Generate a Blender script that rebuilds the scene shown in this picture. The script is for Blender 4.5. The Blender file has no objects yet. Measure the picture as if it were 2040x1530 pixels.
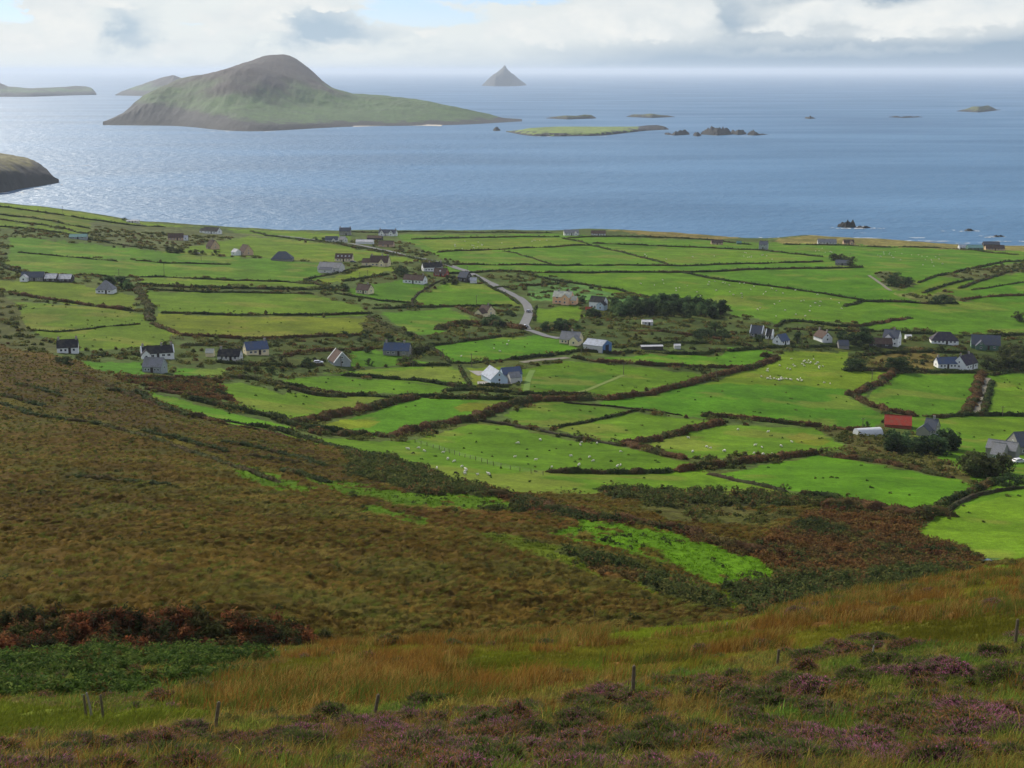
import bpy, math, random
import numpy as np
rng = np.random.default_rng(7)
random.seed(7)
SC = bpy.context.scene
COL = SC.collection
R = math.radians

# ------------------------------------------------------------------ camera model
F, CU, CV, HOR, H = 2800.0, 1020.0, 765.0, 140.0, 190.0
TH = math.atan((CV - HOR) / F)
CT, ST = math.cos(TH), math.sin(TH)
SUN_AZ, SUN_EL = -35.0, 33.0        # degrees: azimuth from the view direction (left is minus), height

def ray(u, v):
    p = (np.asarray(u, float) - CU) / F
    q = (np.asarray(v, float) - CV) / F
    Y = CT - q * ST
    return p / Y, (-ST - q * CT) / Y

def proj(x, y, z):
    zc = z - H
    d = y * CT - zc * ST
    return CU + F * x / d, CV - F * (y * ST + zc * CT) / d

def sea_point(u, v):
    a, e = ray(u, v)
    Y = -H / e
    return a * Y, Y

# ------------------------------------------------------------------ colour and noise
def lin(c):
    c = np.asarray(c, float) / 255.0
    return np.where(c <= 0.04045, c / 12.92, ((c + 0.055) / 1.055) ** 2.4)

KALB = 0.72
def alb(c, k=1.0):
    return np.clip(lin(c) * KALB * k, 0.003, 0.85)

def _hash(ix, iy, seed):
    n = (ix * 374761393 + iy * 668265263 + seed * 974634777) & 0xFFFFFFFF
    n = ((n ^ (n >> 13)) * 1274126177) & 0xFFFFFFFF
    n = n ^ (n >> 16)
    return (n & 0xFFFF) / 65535.0

def vnoise(x, y, seed=0):
    x = np.asarray(x, float); y = np.asarray(y, float)
    ix = np.floor(x).astype(np.int64); iy = np.floor(y).astype(np.int64)
    fx = x - ix; fy = y - iy
    fx = fx * fx * fx * (fx * (fx * 6 - 15) + 10); fy = fy * fy * fy * (fy * (fy * 6 - 15) + 10)
    a = _hash(ix, iy, seed); b = _hash(ix + 1, iy, seed)
    c = _hash(ix, iy + 1, seed); d = _hash(ix + 1, iy + 1, seed)
    return (a + (b - a) * fx) * (1 - fy) + (c + (d - c) * fx) * fy

def fbm(x, y, octv=4, seed=0, gain=0.5):
    s = 0.0; amp = 1.0; t = 0.0
    for o in range(octv):
        s = s + amp * vnoise(x * 2 ** o + 17.3 * o, y * 2 ** o - 9.1 * o, seed + o)
        t += amp; amp *= gain
    return s / t          # 0..1

def sstep(a, b, x):
    t = np.clip((x - a) / (b - a), 0, 1)
    return t * t * (3 - 2 * t)

def smooth1(arr, sig):
    if sig < 0.5: return arr
    n = int(sig * 3) + 1
    k = np.exp(-0.5 * (np.arange(-n, n + 1) / sig) ** 2); k /= k.sum()
    return np.convolve(np.pad(arr, n, mode='edge'), k, mode='valid')

def pchip_rows(P, T):
    """P (rows, cols), T sample positions in row index -> (len(T), cols); monotone cubic"""
    d = np.diff(P, axis=0)
    m = np.zeros_like(P)
    s = d[:-1] * d[1:]
    m[1:-1] = np.where(s > 0, 2 * s / np.where(s > 0, d[:-1] + d[1:], 1), 0)
    m[0] = d[0]; m[-1] = d[-1]
    i = np.clip(np.floor(T).astype(int), 0, P.shape[0] - 2)
    t = (T - i)[:, None]
    t2 = t * t; t3 = t2 * t
    return (2*t3 - 3*t2 + 1) * P[i] + (t3 - 2*t2 + t) * m[i] + (-2*t3 + 3*t2) * P[i+1] + (t3 - t2) * m[i+1]

def in_poly(px, py, poly):
    inside = np.zeros(px.shape, bool)
    n = len(poly)
    for k in range(n):
        x1, y1 = poly[k]; x2, y2 = poly[(k + 1) % n]
        if y1 == y2: continue
        c = ((y1 > py) != (y2 > py)) & (px < (x2 - x1) * (py - y1) / (y2 - y1) + x1)
        inside ^= c
    return inside

# ------------------------------------------------------------------ mesh and object helpers
def mesh_np(name, V, faces, mat=None, cols=None, smooth=False):
    V = np.ascontiguousarray(V, np.float32); faces = np.ascontiguousarray(faces, np.int32)
    k = faces.shape[1]
    me = bpy.data.meshes.new(name)
    me.vertices.add(len(V)); me.vertices.foreach_set('co', V.ravel())
    me.loops.add(faces.size); me.loops.foreach_set('vertex_index', faces.ravel())
    me.polygons.add(len(faces))
    me.polygons.foreach_set('loop_start', np.arange(0, faces.size, k, dtype=np.int32))
    me.polygons.foreach_set('loop_total', np.full(len(faces), k, np.int32))
    if smooth:
        me.polygons.foreach_set('use_smooth', np.ones(len(faces), bool))
    me.update(calc_edges=True)
    if cols is not None:
        at = me.attributes.new('col', 'FLOAT_COLOR', 'POINT')
        c4 = np.ones((len(V), 4), np.float32); c4[:, :3] = cols
        at.data.foreach_set('color', c4.ravel())
    if mat is not None: me.materials.append(mat)
    return me

def mesh_py(name, V, Fc, mats, fm=None):
    me = bpy.data.meshes.new(name)
    me.from_pydata([tuple(v) for v in V], [], [tuple(f) for f in Fc])
    for m in (mats if isinstance(mats, (list, tuple)) else [mats]): me.materials.append(m)
    if fm: me.polygons.foreach_set('material_index', fm)
    me.update()
    return me

def link(name, me, parent=None, loc=None, rz=None):
    o = bpy.data.objects.new(name, me); COL.objects.link(o)
    if parent is not None: o.parent = parent
    if loc is not None: o.location = loc
    if rz is not None: o.rotation_euler = (0, 0, rz)
    return o

def tag(o, label=None, cat=None, group=None, kind=None):
    if label: o['label'] = label
    if cat: o['category'] = cat
    if group: o['group'] = group
    if kind: o['kind'] = kind
    return o

def grid_faces(nr, nc):
    i = np.arange(nr - 1)[:, None] * nc + np.arange(nc - 1)[None, :]
    i = i.ravel()
    return np.stack([i, i + 1, i + 1 + nc, i + nc], 1)

class MB:
    """collects boxes, prisms and tubes for one mesh"""
    def __init__(s): s.V = []; s.F = []; s.M = []
    def add(s, V, Fc, m=0):
        b = len(s.V); s.V += [tuple(v) for v in V]
        s.F += [tuple(b + i for i in f) for f in Fc]; s.M += [m] * len(Fc)
    def box(s, x0, x1, y0, y1, z0, z1, m=0):
        s.add([(x0,y0,z0),(x1,y0,z0),(x1,y1,z0),(x0,y1,z0),(x0,y0,z1),(x1,y0,z1),(x1,y1,z1),(x0,y1,z1)],
              [(0,3,2,1),(4,5,6,7),(0,1,5,4),(1,2,6,5),(2,3,7,6),(3,0,4,7)], m)
    def tube(s, p, r, n=6, m=0, cap=True):
        p = [np.array(q, float) for q in p]
        V = []; Fc = []
        for k, q in enumerate(p):
            d = p[min(k + 1, len(p) - 1)] - p[max(k - 1, 0)]; d /= max(np.linalg.norm(d), 1e-9)
            up = np.array([0, 0, 1.0]) if abs(d[2]) < 0.9 else np.array([1.0, 0, 0])
            a = np.cross(d, up); a /= np.linalg.norm(a); b = np.cross(d, a)
            rr = r[k] if isinstance(r, (list, tuple)) else r
            for j in range(n):
                t = 2 * math.pi * j / n
                V.append(q + rr * (math.cos(t) * a + math.sin(t) * b))
        for k in range(len(p) - 1):
            for j in range(n):
                Fc.append((k*n + j, k*n + (j+1) % n, (k+1)*n + (j+1) % n, (k+1)*n + j))
        if cap:
            Fc.append(tuple(range(n))[::-1]); Fc.append(tuple((len(p)-1)*n + j for j in range(n)))
        s.add(V, Fc, m)
    def mesh(s, name, mats): return mesh_py(name, s.V, s.F, mats, s.M)

# ------------------------------------------------------------------ materials
def node_mat(name):
    m = bpy.data.materials.new(name); m.use_nodes = True
    nt = m.node_tree
    return m, nt, nt.nodes['Principled BSDF'], nt.nodes['Material Output']

def N(nt, t, **kw):
    n = nt.nodes.new(t)
    for k, v in kw.items():
        if k in ('operation', 'blend_type', 'data_type', 'noise_dimensions', 'attribute_name', 'sky_type', 'distance'): setattr(n, k, v)
        else: n.inputs[k].default_value = v
    return n

def mixc(nt, fac, a, b, blend='MIX'):
    n = nt.nodes.new('ShaderNodeMix'); n.data_type = 'RGBA'; n.blend_type = blend
    for s, val in ((n.inputs[0], fac), (n.inputs[6], a), (n.inputs[7], b)):
        if isinstance(val, bpy.types.NodeSocket): nt.links.new(val, s)
        elif hasattr(val, '__len__'): s.default_value = (*list(val)[:3], 1)
        else: s.default_value = val
    return n.outputs[2]

def mrange(nt, x, a, b, c, d):
    n = nt.nodes.new('ShaderNodeMapRange')
    nt.links.new(x, n.inputs[0])
    for i, v in enumerate((a, b, c, d)): n.inputs[i + 1].default_value = v
    return n.outputs[0]

def plain(name, rgb, rough=0.8, var=0.18, scale=1.5, k=1.0, bump=0.0, metal=0.0, spec=0.15):
    m, nt, bs, out = node_mat(name)
    c = alb(rgb, k)
    g = N(nt, 'ShaderNodeNewGeometry')
    no = N(nt, 'ShaderNodeTexNoise', Scale=scale, Detail=5.0)
    nt.links.new(g.outputs['Position'], no.inputs['Vector'])
    f = mrange(nt, no.outputs['Fac'], 0.3, 0.7, 0.0, 1.0)
    nt.links.new(mixc(nt, f, c * (1 - var), np.clip(c * (1 + var), 0, 0.9)), bs.inputs['Base Color'])
    bs.inputs['Roughness'].default_value = rough; bs.inputs['Metallic'].default_value = metal
    bs.inputs['Specular IOR Level'].default_value = spec
    if bump:
        b = N(nt, 'ShaderNodeBump', Strength=bump, Distance=0.1)
        nt.links.new(no.outputs['Fac'], b.inputs['Height']); nt.links.new(b.outputs[0], bs.inputs['Normal'])
    return m

def roof_mat(name, rgb, rough=0.6, course=3.2):
    """slates or sheets: courses that run along the eaves, uneven slate tones, lichen"""
    m, nt, bs, out = node_mat(name)
    c = alb(rgb)
    tc = N(nt, 'ShaderNodeTexCoord')
    br = N(nt, 'ShaderNodeTexBrick')
    br.inputs['Color1'].default_value = (*(c * 0.82), 1); br.inputs['Color2'].default_value = (*(c * 1.18), 1)
    br.inputs['Mortar'].default_value = (*(c * 0.55), 1); br.inputs['Scale'].default_value = course
    br.inputs['Mortar Size'].default_value = 0.012
    mp = N(nt, 'ShaderNodeMapping'); mp.inputs['Rotation'].default_value = (R(90), 0, 0)
    nt.links.new(tc.outputs['Object'], mp.inputs['Vector']); nt.links.new(mp.outputs[0], br.inputs['Vector'])
    no = N(nt, 'ShaderNodeTexNoise', Scale=0.7, Detail=6.0)
    nt.links.new(tc.outputs['Object'], no.inputs['Vector'])
    f = mrange(nt, no.outputs['Fac'], 0.45, 0.75, 0.0, 0.5)
    nt.links.new(mixc(nt, f, br.outputs['Color'], alb((120, 118, 95))), bs.inputs['Base Color'])
    bs.inputs['Roughness'].default_value = rough; bs.inputs['Specular IOR Level'].default_value = 0.08
    return m

def attr_mat(name, rough=0.85, noise=((0.6, 0.35),), bump=0.0, bscale=3.0, bdist=0.2, transl=0.0, spec=0.15):
    """base colour from the mesh's own tint, varied by noise in the world"""
    m, nt, bs, out = node_mat(name)
    at = N(nt, 'ShaderNodeAttribute', attribute_name='col')
    g = N(nt, 'ShaderNodeNewGeometry')
    c = at.outputs['Color']
    for sc, amt in noise:
        no = N(nt, 'ShaderNodeTexNoise', Scale=sc, Detail=4.0)
        nt.links.new(g.outputs['Position'], no.inputs['Vector'])
        f = mrange(nt, no.outputs['Fac'], 0.28, 0.72, 1 - amt, 1 + amt)
        mu = N(nt, 'ShaderNodeVectorMath', operation='SCALE')
        nt.links.new(c, mu.inputs[0]); nt.links.new(f, mu.inputs['Scale'])
        c = mu.outputs[0]
    nt.links.new(c, bs.inputs['Base Color'])
    bs.inputs['Roughness'].default_value = rough; bs.inputs['Specular IOR Level'].default_value = spec
    if bump:
        no = N(nt, 'ShaderNodeTexNoise', Scale=bscale, Detail=6.0)
        nt.links.new(g.outputs['Position'], no.inputs['Vector'])
        b = N(nt, 'ShaderNodeBump', Strength=bump, Distance=bdist)
        nt.links.new(no.outputs['Fac'], b.inputs['Height']); nt.links.new(b.outputs[0], bs.inputs['Normal'])
    if transl:
        tr = N(nt, 'ShaderNodeBsdfTranslucent'); nt.links.new(c, tr.inputs['Color'])
        mx = N(nt, 'ShaderNodeMixShader', Fac=transl)
        nt.links.new(bs.outputs[0], mx.inputs[1]); nt.links.new(tr.outputs[0], mx.inputs[2])
        nt.links.new(mx.outputs[0], out.inputs['Surface'])
    return m

M = {}
M['ground'] = attr_mat('ground_cover', noise=((0.02, 0.10), (0.10, 0.15), (0.35, 0.14), (0.9, 0.18), (4.0, 0.30)), bump=0.7, bscale=1.6, bdist=0.35, spec=0.02)
M['foliage'] = attr_mat('foliage', noise=((0.25, 0.22),), transl=0.45, spec=0.04)
M['leaf_far'] = attr_mat('hedge_foliage', noise=((0.15, 0.25),), transl=0.25, spec=0.04)
M['rock'] = attr_mat('island_rock_and_turf', noise=((0.012, 0.22), (0.06, 0.22)), bump=0.5, bscale=0.05, bdist=6.0)
M['bark'] = plain('bark', (70, 58, 45), 0.9, 0.3, 4)
HAZE_D, SKY_S, CLOUD_S, CLOUD_HI, SUN_S, EXPO = 3.4e-5, 0.07, 0.70, 1.15, 3.8, 0.50
# ------------------------------------------------------------------ the lie of the land
# each row is a line across the hillside, near to far: (photo column, photo row, metres ahead)
ROWS = [
 [(-900,2150,3),(1020,2150,3),(2940,2150,3)],
 [(-900,1740,10),(1020,1720,10),(2940,1700,9)],
 [(-900,1530,30),(0,1530,29),(680,1530,26),(1020,1530,24),(1700,1530,21),(2040,1530,19),(2940,1530,17)],
 [(-900,1440,52),(0,1440,50),(680,1430,46),(1020,1425,42),(1700,1410,35),(2040,1395,32),(2940,1370,30)],
 [(-900,1400,64),(0,1395,63),(430,1390,62),(680,1365,63),(1020,1350,63),(1360,1340,62),(1700,1310,62),(2040,1272,62),(2940,1220,60)],
 [(-900,1325,88),(0,1322,90),(340,1312,93),(640,1300,98),(1020,1278,98),(1360,1258,104),(1480,1245,107),(1700,1195,118),(2040,1150,125),(2940,1100,130)],
 [(-900,1312,110),(0,1306,112),(340,1306,114),(560,1308,118),(640,1304,121),(1020,1298,132),(1360,1296,150),(1700,1255,180),(2040,1200,190),(2940,1160,200)],
 [(-900,1240,119),(0,1243,120),(340,1236,121),(500,1248,124),(600,1270,126),(660,1284,130),(1020,1270,150),(1360,1250,172),(1480,1236,188),(1700,1190,216),(2040,1140,236),(2940,1090,260)],
 [(-900,1100,172),(0,1100,175),(340,1100,178),(680,1100,192),(1020,1100,208),(1360,1100,238),(1700,1095,268),(2040,1060,290),(2940,1040,300)],
 [(-900,950,255),(0,960,255),(340,960,262),(680,960,300),(1020,960,332),(1360,960,350),(1700,960,352),(2040,960,356),(2940,960,365)],
 [(-900,840,335),(0,860,335),(340,860,352),(680,860,422),(1020,860,446),(1360,860,456),(1700,860,478),(2040,860,508),(2940,860,520)],
 [(-900,730,430),(0,760,430),(340,760,482),(680,760,540),(1020,760,552),(1360,760,575),(1700,760,600),(2040,760,636),(2940,760,650)],
 [(-900,640,560),(0,690,556),(340,690,588),(680,690,620),(1020,690,642),(1360,690,666),(1700,690,700),(2040,690,738),(2940,690,760)],
 [(-900,560,690),(0,610,688),(340,610,720),(680,610,762),(1020,610,812),(1360,610,832),(1700,610,852),(2040,610,896),(2940,610,930)],
 [(-900,490,850),(0,540,846),(340,540,880),(680,540,930),(1020,540,980),(1360,540,1012),(1700,540,1042),(2040,540,1090),(2940,540,1110)],
 [(-900,420,1050),(0,470,1050),(340,484,1120),(680,490,1150),(1020,490,1222),(1360,495,1270),(1700,500,1300),(2040,510,1330),(2940,510,1360)],
 [(-900,340,1400),(-200,384,1385),(0,402,1380),(120,415,1384),(260,438,1390),(400,449,1400),(560,458,1420),(820,459,1440),(1000,458,1455),(1100,459,1465),(1170,455,1480),(1250,457,1486),(1340,462,1492),(1420,469,1496),(1480,475,1500),(1530,475,1502),(1600,469,1520),(1700,473,1525),(1800,479,1520),(1900,487,1510),(1990,489,1505),(2040,489,1500),(2940,470,1520)],
]
ROWSIG = [0, 60, 60, 60, 50, 26, 26, 14, 40, 60, 60, 60, 60, 60, 60, 50, 5]
NC = 1150
A0, A1 = -0.56, 0.56
AG = np.linspace(A0, A1, NC)
pxstep = (AG[1] - AG[0]) * F
E_, L_ = [], []
for row, sig in zip(ROWS, ROWSIG):
    a, e = ray([p[0] for p in row], [p[1] for p in row]); ln = np.log([p[2] for p in row])
    o = np.argsort(a)
    E_.append(smooth1(np.interp(AG, a[o], e[o]), sig / pxstep))
    L_.append(smooth1(np.interp(AG, a[o], ln[o]), sig / pxstep))
E_ = np.array(E_); L_ = np.array(L_)
SUB = [6, 20, 80, 70, 60, 50, 26, 90, 190, 150, 90, 66, 52, 52, 50, 40]
T = np.concatenate([k + np.arange(n) / n for k, n in enumerate(SUB)] + [[len(SUB)]])
EE = pchip_rows(E_, T); LL = pchip_rows(L_, T)
LL = np.maximum.accumulate(LL, axis=0) + np.arange(len(T))[:, None] * 1e-6
YY = np.exp(LL)
NRT = len(T)

def heathness(Y, u, v):
    return 0
def detail(x, y, moor):
    """small relief: broad swells everywhere, tussocks and hummocks on the moor"""
    swell = (fbm(x / 45, y / 45, 3, 11) - 0.5) * 2.2 * sstep(60, 400, y)
    fine = (fbm(x / 9, y / 9, 3, 21) - 0.5) * 0.5
    # tussocks combed down-slope by the wind
    c, s = math.cos(0.5), math.sin(0.5)
    xr = x * c + y * s; yr = -x * s + y * c
    t1 = vnoise(xr / 2.6 + 0.6 * vnoise(x / 5, y / 5, 3), yr / 1.2, 31)
    t2 = vnoise(xr / 1.1, yr / 0.6, 41)
    far = 1 - 0.6 * sstep(150, 420, y)
    tus = ((1 - np.abs(2 * t1 - 1)) ** 1.5 * 0.95 + t2 * 0.45) * far
    hum = (fbm(x / 1.8, y / 1.8, 3, 51) - 0.5) * 0.85 * (1 - sstep(60, 100, y)) * sstep(18, 32, y)
    return swell + fine + moor * (tus * sstep(100, 130, y) + 0.35 * tus * (1 - sstep(100, 130, y)) * sstep(25, 40, y) + hum)

# ------------------------------------------------------------------ what grows where (photo outlines laid on the ground)
FIELD, SCRUB, MOOR, GORSE, BRACK, HEATH, RUSH, FERN, LUSH = range(9)
PAINT = [
 # zone, colour, outline
 (FIELD,(98,148,48),[(780,468),(1110,466),(1400,480),(1640,485),(1900,495),(2010,500),(2300,500),(2300,1130),(1960,1120),(1700,640),(1560,645),(1460,630),(1440,600),(1320,600),(1150,560),(1040,540),(930,530),(860,505)]),
 (SCRUB,(70,84,38),[(440,640),(740,640),(880,660),(1060,650),(1170,600),(1260,600),(1460,640),(1560,660),(2060,660),(2060,745),(1680,745),(1560,690),(1450,690),(1240,690),(1060,670),(860,690),(900,730),(640,745),(440,760)]),
 (FIELD,(142,168,66),[(-300,380),(0,404),(120,417),(260,441),(400,452),(300,452),(180,436),(90,424),(-300,395)]),
 (FIELD,(104,118,58),[(-300,400),(0,412),(170,437),(260,452),(180,456),(60,434),(-300,405)]),
 (FIELD,(112,128,58),[(-300,405),(0,428),(130,447),(180,457),(175,467),(130,456),(0,438),(-300,415)]),
 (FIELD,(124,150,60),[(-300,415),(0,438),(175,467),(180,475),(60,456),(-300,430)]),
 (SCRUB,(92,100,58),[(180,440),(300,450),(540,470),(520,505),(320,500),(180,480)]),
 (FIELD,(118,150,58),[(440,456),(560,460),(700,468),(690,488),(520,470)]),
 (FIELD,(120,148,56),[(500,470),(600,480),(680,490),(850,520),(640,523),(480,512),(320,502)]),
 (FIELD,(88,140,46),[(20,474),(180,486),(320,502),(480,515),(640,525),(640,552),(480,530),(270,519),(100,507),(20,503)]),
 (FIELD,(96,140,50),[(20,503),(110,507),(270,520),(460,528),(650,552),(620,562),(280,550),(110,546),(60,540),(10,525)]),
 (FIELD,(116,146,58),[(280,552),(620,566),(640,574),(280,566)]),
 (FIELD,(108,140,50),[(285,580),(400,582),(620,588),(720,610),(735,629),(560,629),(320,624),(300,600)]),
 (FIELD,(138,140,60),[(310,626),(560,632),(735,632),(722,666),(600,673),(350,668),(315,650)]),
 (FIELD,(120,134,50),[(-300,540),(0,560),(150,565),(268,590),(270,620),(130,602),(0,580),(-300,560)]),
 (FIELD,(110,134,48),[(25,598),(200,612),(296,625),(345,665),(330,688),(160,700),(70,665),(30,640)]),
 (FIELD,(82,148,42),[(160,722),(285,722),(290,745),(240,746),(170,732)]),
 (FIELD,(82,148,42),[(355,733),(440,735),(462,746),(390,754),(345,746)]),
 (FIELD,(112,154,52),[(385,772),(480,762),(560,785),(680,792),(790,792),(600,840),(540,828),(460,800)]),
 (FIELD,(100,164,46),[(300,786),(345,790),(500,832),(600,852),(470,838),(380,822)]),
 (FIELD,(104,154,50),[(540,764),(640,752),(800,760),(900,776),(860,788),(680,788)]),
 (FIELD,(104,146,54),[(640,747),(760,733),(905,728),(930,765),(880,770),(740,752)]),
 (FIELD,(90,158,46),[(620,850),(830,797),(1010,800),(1030,803),(960,830),(800,862),(760,866)]),
 (FIELD,(104,148,48),[(500,852),(640,868),(800,878),(960,843),(1100,870),(1240,890),(1370,925),(1430,950),(1640,1000),(1200,990),(1010,985),(870,955),(780,915),(620,887)]),
 (FIELD,(98,140,58),[(1000,832),(1080,803),(1130,803),(1270,820),(1100,855),(1040,848)]),
 (FIELD,(110,152,60),[(1100,855),(1270,822),(1420,835),(1440,845),(1240,885),(1180,873)]),
 (FIELD,(110,154,60),[(1290,885),(1440,845),(1620,852),(1690,895),(1630,905),(1350,915)]),
 (FIELD,(80,146,42),[(1190,800),(1390,762),(1620,765),(1730,785),(1690,790),(1770,830),(1740,852),(1420,830),(1200,808)]),
 (FIELD,(130,158,62),[(1440,752),(1570,700),(1690,700),(1690,738),(1775,742),(1720,780),(1600,768),(1400,762)]),
 (FIELD,(108,148,52),[(1035,735),(1140,718),(1260,730),(1410,745),(1360,765),(1200,790),(1040,784)]),
 (FIELD,(78,124,46),[(1050,752),(1100,746),(1240,748),(1190,772),(1150,782),(1045,778)]),
 (FIELD,(88,154,46),[(1200,715),(1290,706),(1440,708),(1450,695),(1540,700),(1500,730),(1350,730)]),
 (FIELD,(84,150,42),[(862,690),(1000,672),(1060,668),(1120,680),(1160,698),(1050,710),(900,722)]),
 (FIELD,(92,148,56),[(1735,782),(1790,745),(1940,748),(1935,800),(1910,828),(1800,825),(1720,800)]),
 (FIELD,(112,156,60),[(1975,755),(2300,745),(2300,828),(1965,828)]),
 (FIELD,(116,156,60),[(1880,838),(2300,832),(2300,890),(1990,890),(1900,860)]),
 (FIELD,(92,154,46),[(1430,945),(1630,908),(1740,928),(1920,958),(1960,968),(1890,1015),(1850,1022),(1700,1002),(1560,978)]),
 (FIELD,(120,164,62),[(1820,1068),(1880,1020),(2000,985),(2300,975),(2300,1100),(1960,1115),(1930,1090)]),
 (FIELD,(150,158,66),[(640,845),(690,832),(760,836),(740,850),(660,855)]),
 (FIELD,(154,146,70),[(905,815),(940,806),(985,806),(970,822),(920,824)]),
 (FIELD,(146,146,70),[(1560,872),(1600,862),(1660,880),(1620,892)]),
 (SCRUB,(92,88,44),[(1620,852),(1720,858),(1800,880),(1900,925),(1960,968),(1900,950),(1700,905),(1680,880)]),
 (FIELD,(128,152,60),[(830,478),(1110,474),(1180,490),(870,502)]),
 (FIELD,(96,148,50),[(870,505),(1180,492),(1325,527),(1000,526)]),
 (FIELD,(112,154,56),[(1190,492),(1520,500),(1640,522),(1340,529)]),
 (FIELD,(88,146,46),[(890,530),(1720,525),(1710,534),(880,544)]),
 (FIELD,(106,154,50),[(1060,547),(1350,545),(1720,598),(1740,642),(1560,645),(1450,615),(1300,597)]),
 (FIELD,(84,144,42),[(1365,545),(1720,535),(1785,580),(1760,600),(1450,562)]),
 (FIELD,(86,146,46),[(1560,490),(1900,498),(2040,515),(1940,538),(1860,558),(1790,550),(1700,520)]),
 (SCRUB,(136,122,66),[(1190,456),(1340,461),(1480,474),(1420,479),(1300,471)]),
 (SCRUB,(138,128,70),[(1540,478),(1620,468),(1760,474),(1900,486),(2300,490),(2300,506),(1880,497),(1700,487),(1560,487)]),
 (SCRUB,(92,98,56),[(1740,545),(1770,540),(1810,560),(1830,568),(1790,580),(1770,572)]),
 (SCRUB,(112,118,60),[(1780,585),(1870,580),(1940,600),(1830,604)]),
 (SCRUB,(96,102,58),[(1870,552),(1940,537),(2040,522),(2060,540),(1940,558)]),
 (FIELD,(122,150,60),[(1815,582),(1870,562),(1930,558),(1900,575),(1840,592)]),
 (FIELD,(82,148,46),[(1935,580),(2300,520),(2300,598),(1990,600)]),
 (FIELD,(96,150,50),[(1720,625),(1830,606),(2300,600),(2300,664),(1880,665),(1760,652),(1700,645)]),
 (FIELD,(100,154,46),[(832,590),(860,575),(900,566),(960,566),(1010,585),(1035,607),(900,611),(825,608)]),
 (FIELD,(88,148,46),[(760,622),(890,614),(960,640),(900,650),(880,668),(840,672),(800,655)]),
 (FIELD,(84,138,48),[(690,580),(800,556),(850,568),(830,592),(820,606),(755,600)]),
 (FIELD,(116,158,52),[(1065,615),(1150,612),(1165,630),(1140,638),(1065,642)]),
 (FIELD,(138,156,56),[(630,560),(700,543),(760,528),(800,536),(700,558),(650,566)]),
 (SCRUB,(90,120,58),[(1000,560),(1100,550),(1200,570),(1130,580),(1040,578)]),
 (SCRUB,(92,132,62),[(1050,580),(1160,568),(1310,600),(1220,605),(1060,600)]),
 (FIELD,(150,170,70),[(932,732),(1030,728),(1036,765),(945,768)]),
 (FIELD,(84,142,46),[(700,700),(770,700),(860,725),(700,730)]),
 (FIELD,(92,150,50),[(740,690),(760,710),(800,725),(740,722)]),
 (SCRUB,(112,100,50),[(1810,690),(1870,700),(1860,735),(1790,735),(1700,730),(1770,700)]),
 (LUSH,(70,92,46),[(718,640),(760,642),(800,672),(720,668)]),
 # moor and the near hillside
 (MOOR,(90,74,34),[(-900,560),(0,640),(50,695),(160,722),(300,788),(420,832),(520,854),(640,888),(780,918),(870,960),(1010,988),(1200,992),(1640,1006),(1850,1025),(1815,1070),(1930,1092),(1960,1118),(2300,1110),(2900,1100),(2900,1320),(-900,1320)]),
 (SCRUB,(80,84,42),[(-900,520),(0,585),(30,600),(60,670),(160,705),(60,705),(0,690),(-900,600)]),
 (BRACK,(84,70,40),[(225,752),(420,760),(465,796),(390,790),(300,778)]),
 (FIELD,(100,170,44),[(292,783),(345,790),(500,828),(600,850),(560,852),(470,840),(380,823)]),
 (LUSH,(84,150,40),[(192,745),(212,748),(236,770),(230,780),(208,770)]),
 (MOOR,(78,64,34),[(0,705),(160,724),(330,800),(600,890),(800,985),(760,1010),(600,960),(400,900),(200,840),(0,800)]),
 (LUSH,(88,104,44),[(0,795),(200,835),(330,868),(560,955),(540,965),(330,885),(180,850),(0,815)]),
 (LUSH,(84,88,36),[(150,930),(260,950),(400,965),(390,975),(200,960)]),
 (BRACK,(86,66,38),[(800,985),(960,984),(1200,1035),(1500,1095),(1640,1010),(1850,1028),(1815,1075),(1930,1095),(1955,1120),(1700,1190),(1480,1238),(1440,1160),(1180,1060)]),
 (SCRUB,(86,84,42),[(1260,1010),(1420,1010),(1600,1030),(1500,1050),(1330,1040)]),
 (MOOR,(94,72,38),[(800,1020),(1000,1020),(1180,1050),(1160,1075),(1020,1080),(860,1045)]),
 (LUSH,(86,158,38),[(1165,1045),(1260,1050),(1400,1085),(1500,1112),(1565,1168),(1460,1185),(1330,1128),(1200,1092),(1090,1074)]),
 (LUSH,(84,148,38),[(462,924),(560,960),(640,985),(560,988),(470,950)]),
 (LUSH,(84,150,38),[(730,1008),(850,1038),(842,1056),(715,1028)]),
 (LUSH,(80,140,40),[(600,956),(780,980),(1000,998),(1030,1017),(830,1014),(690,994)]),
 (LUSH,(84,124,40),[(915,1052),(1100,1092),(1300,1142),(1505,1210),(1440,1226),(1250,1172),(1050,1114)]),
 (GORSE,(56,60,36),[(690,903),(780,912),(862,950),(965,984),(960,996),(860,992),(760,970),(690,945)]),
 (GORSE,(56,60,36),[(1195,984),(1500,988),(1665,1008),(1520,1014),(1300,1010),(1210,1000)]),
 (GORSE,(54,64,36),[(1430,1175),(1560,1165),(1700,1150),(1880,1135),(1940,1140),(1820,1165),(1700,1190),(1490,1238)]),
 (GORSE,(56,66,36),[(1100,1100),(1260,1135),(1420,1190),(1460,1235),(1380,1222),(1260,1160),(1120,1118)]),
 (BRACK,(100,56,36),[(1170,1130),(1270,1145),(1290,1170),(1200,1160)]),
 (BRACK,(82,60,36),[(-900,1244),(0,1244),(340,1238),(500,1250),(600,1270),(665,1290),(560,1308),(0,1310),(-900,1312)]),
 (FIELD,(104,156,50),[(1960,1128),(2300,1112),(2300,1142),(1950,1165)]),
 # near ground
 (HEATH,(92,82,44),[(-900,1312),(0,1316),(340,1310),(650,1296),(1020,1276),(1360,1256),(1480,1242),(1700,1192),(2040,1147),(2900,1090),(2900,2400),(-900,2400)]),
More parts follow.
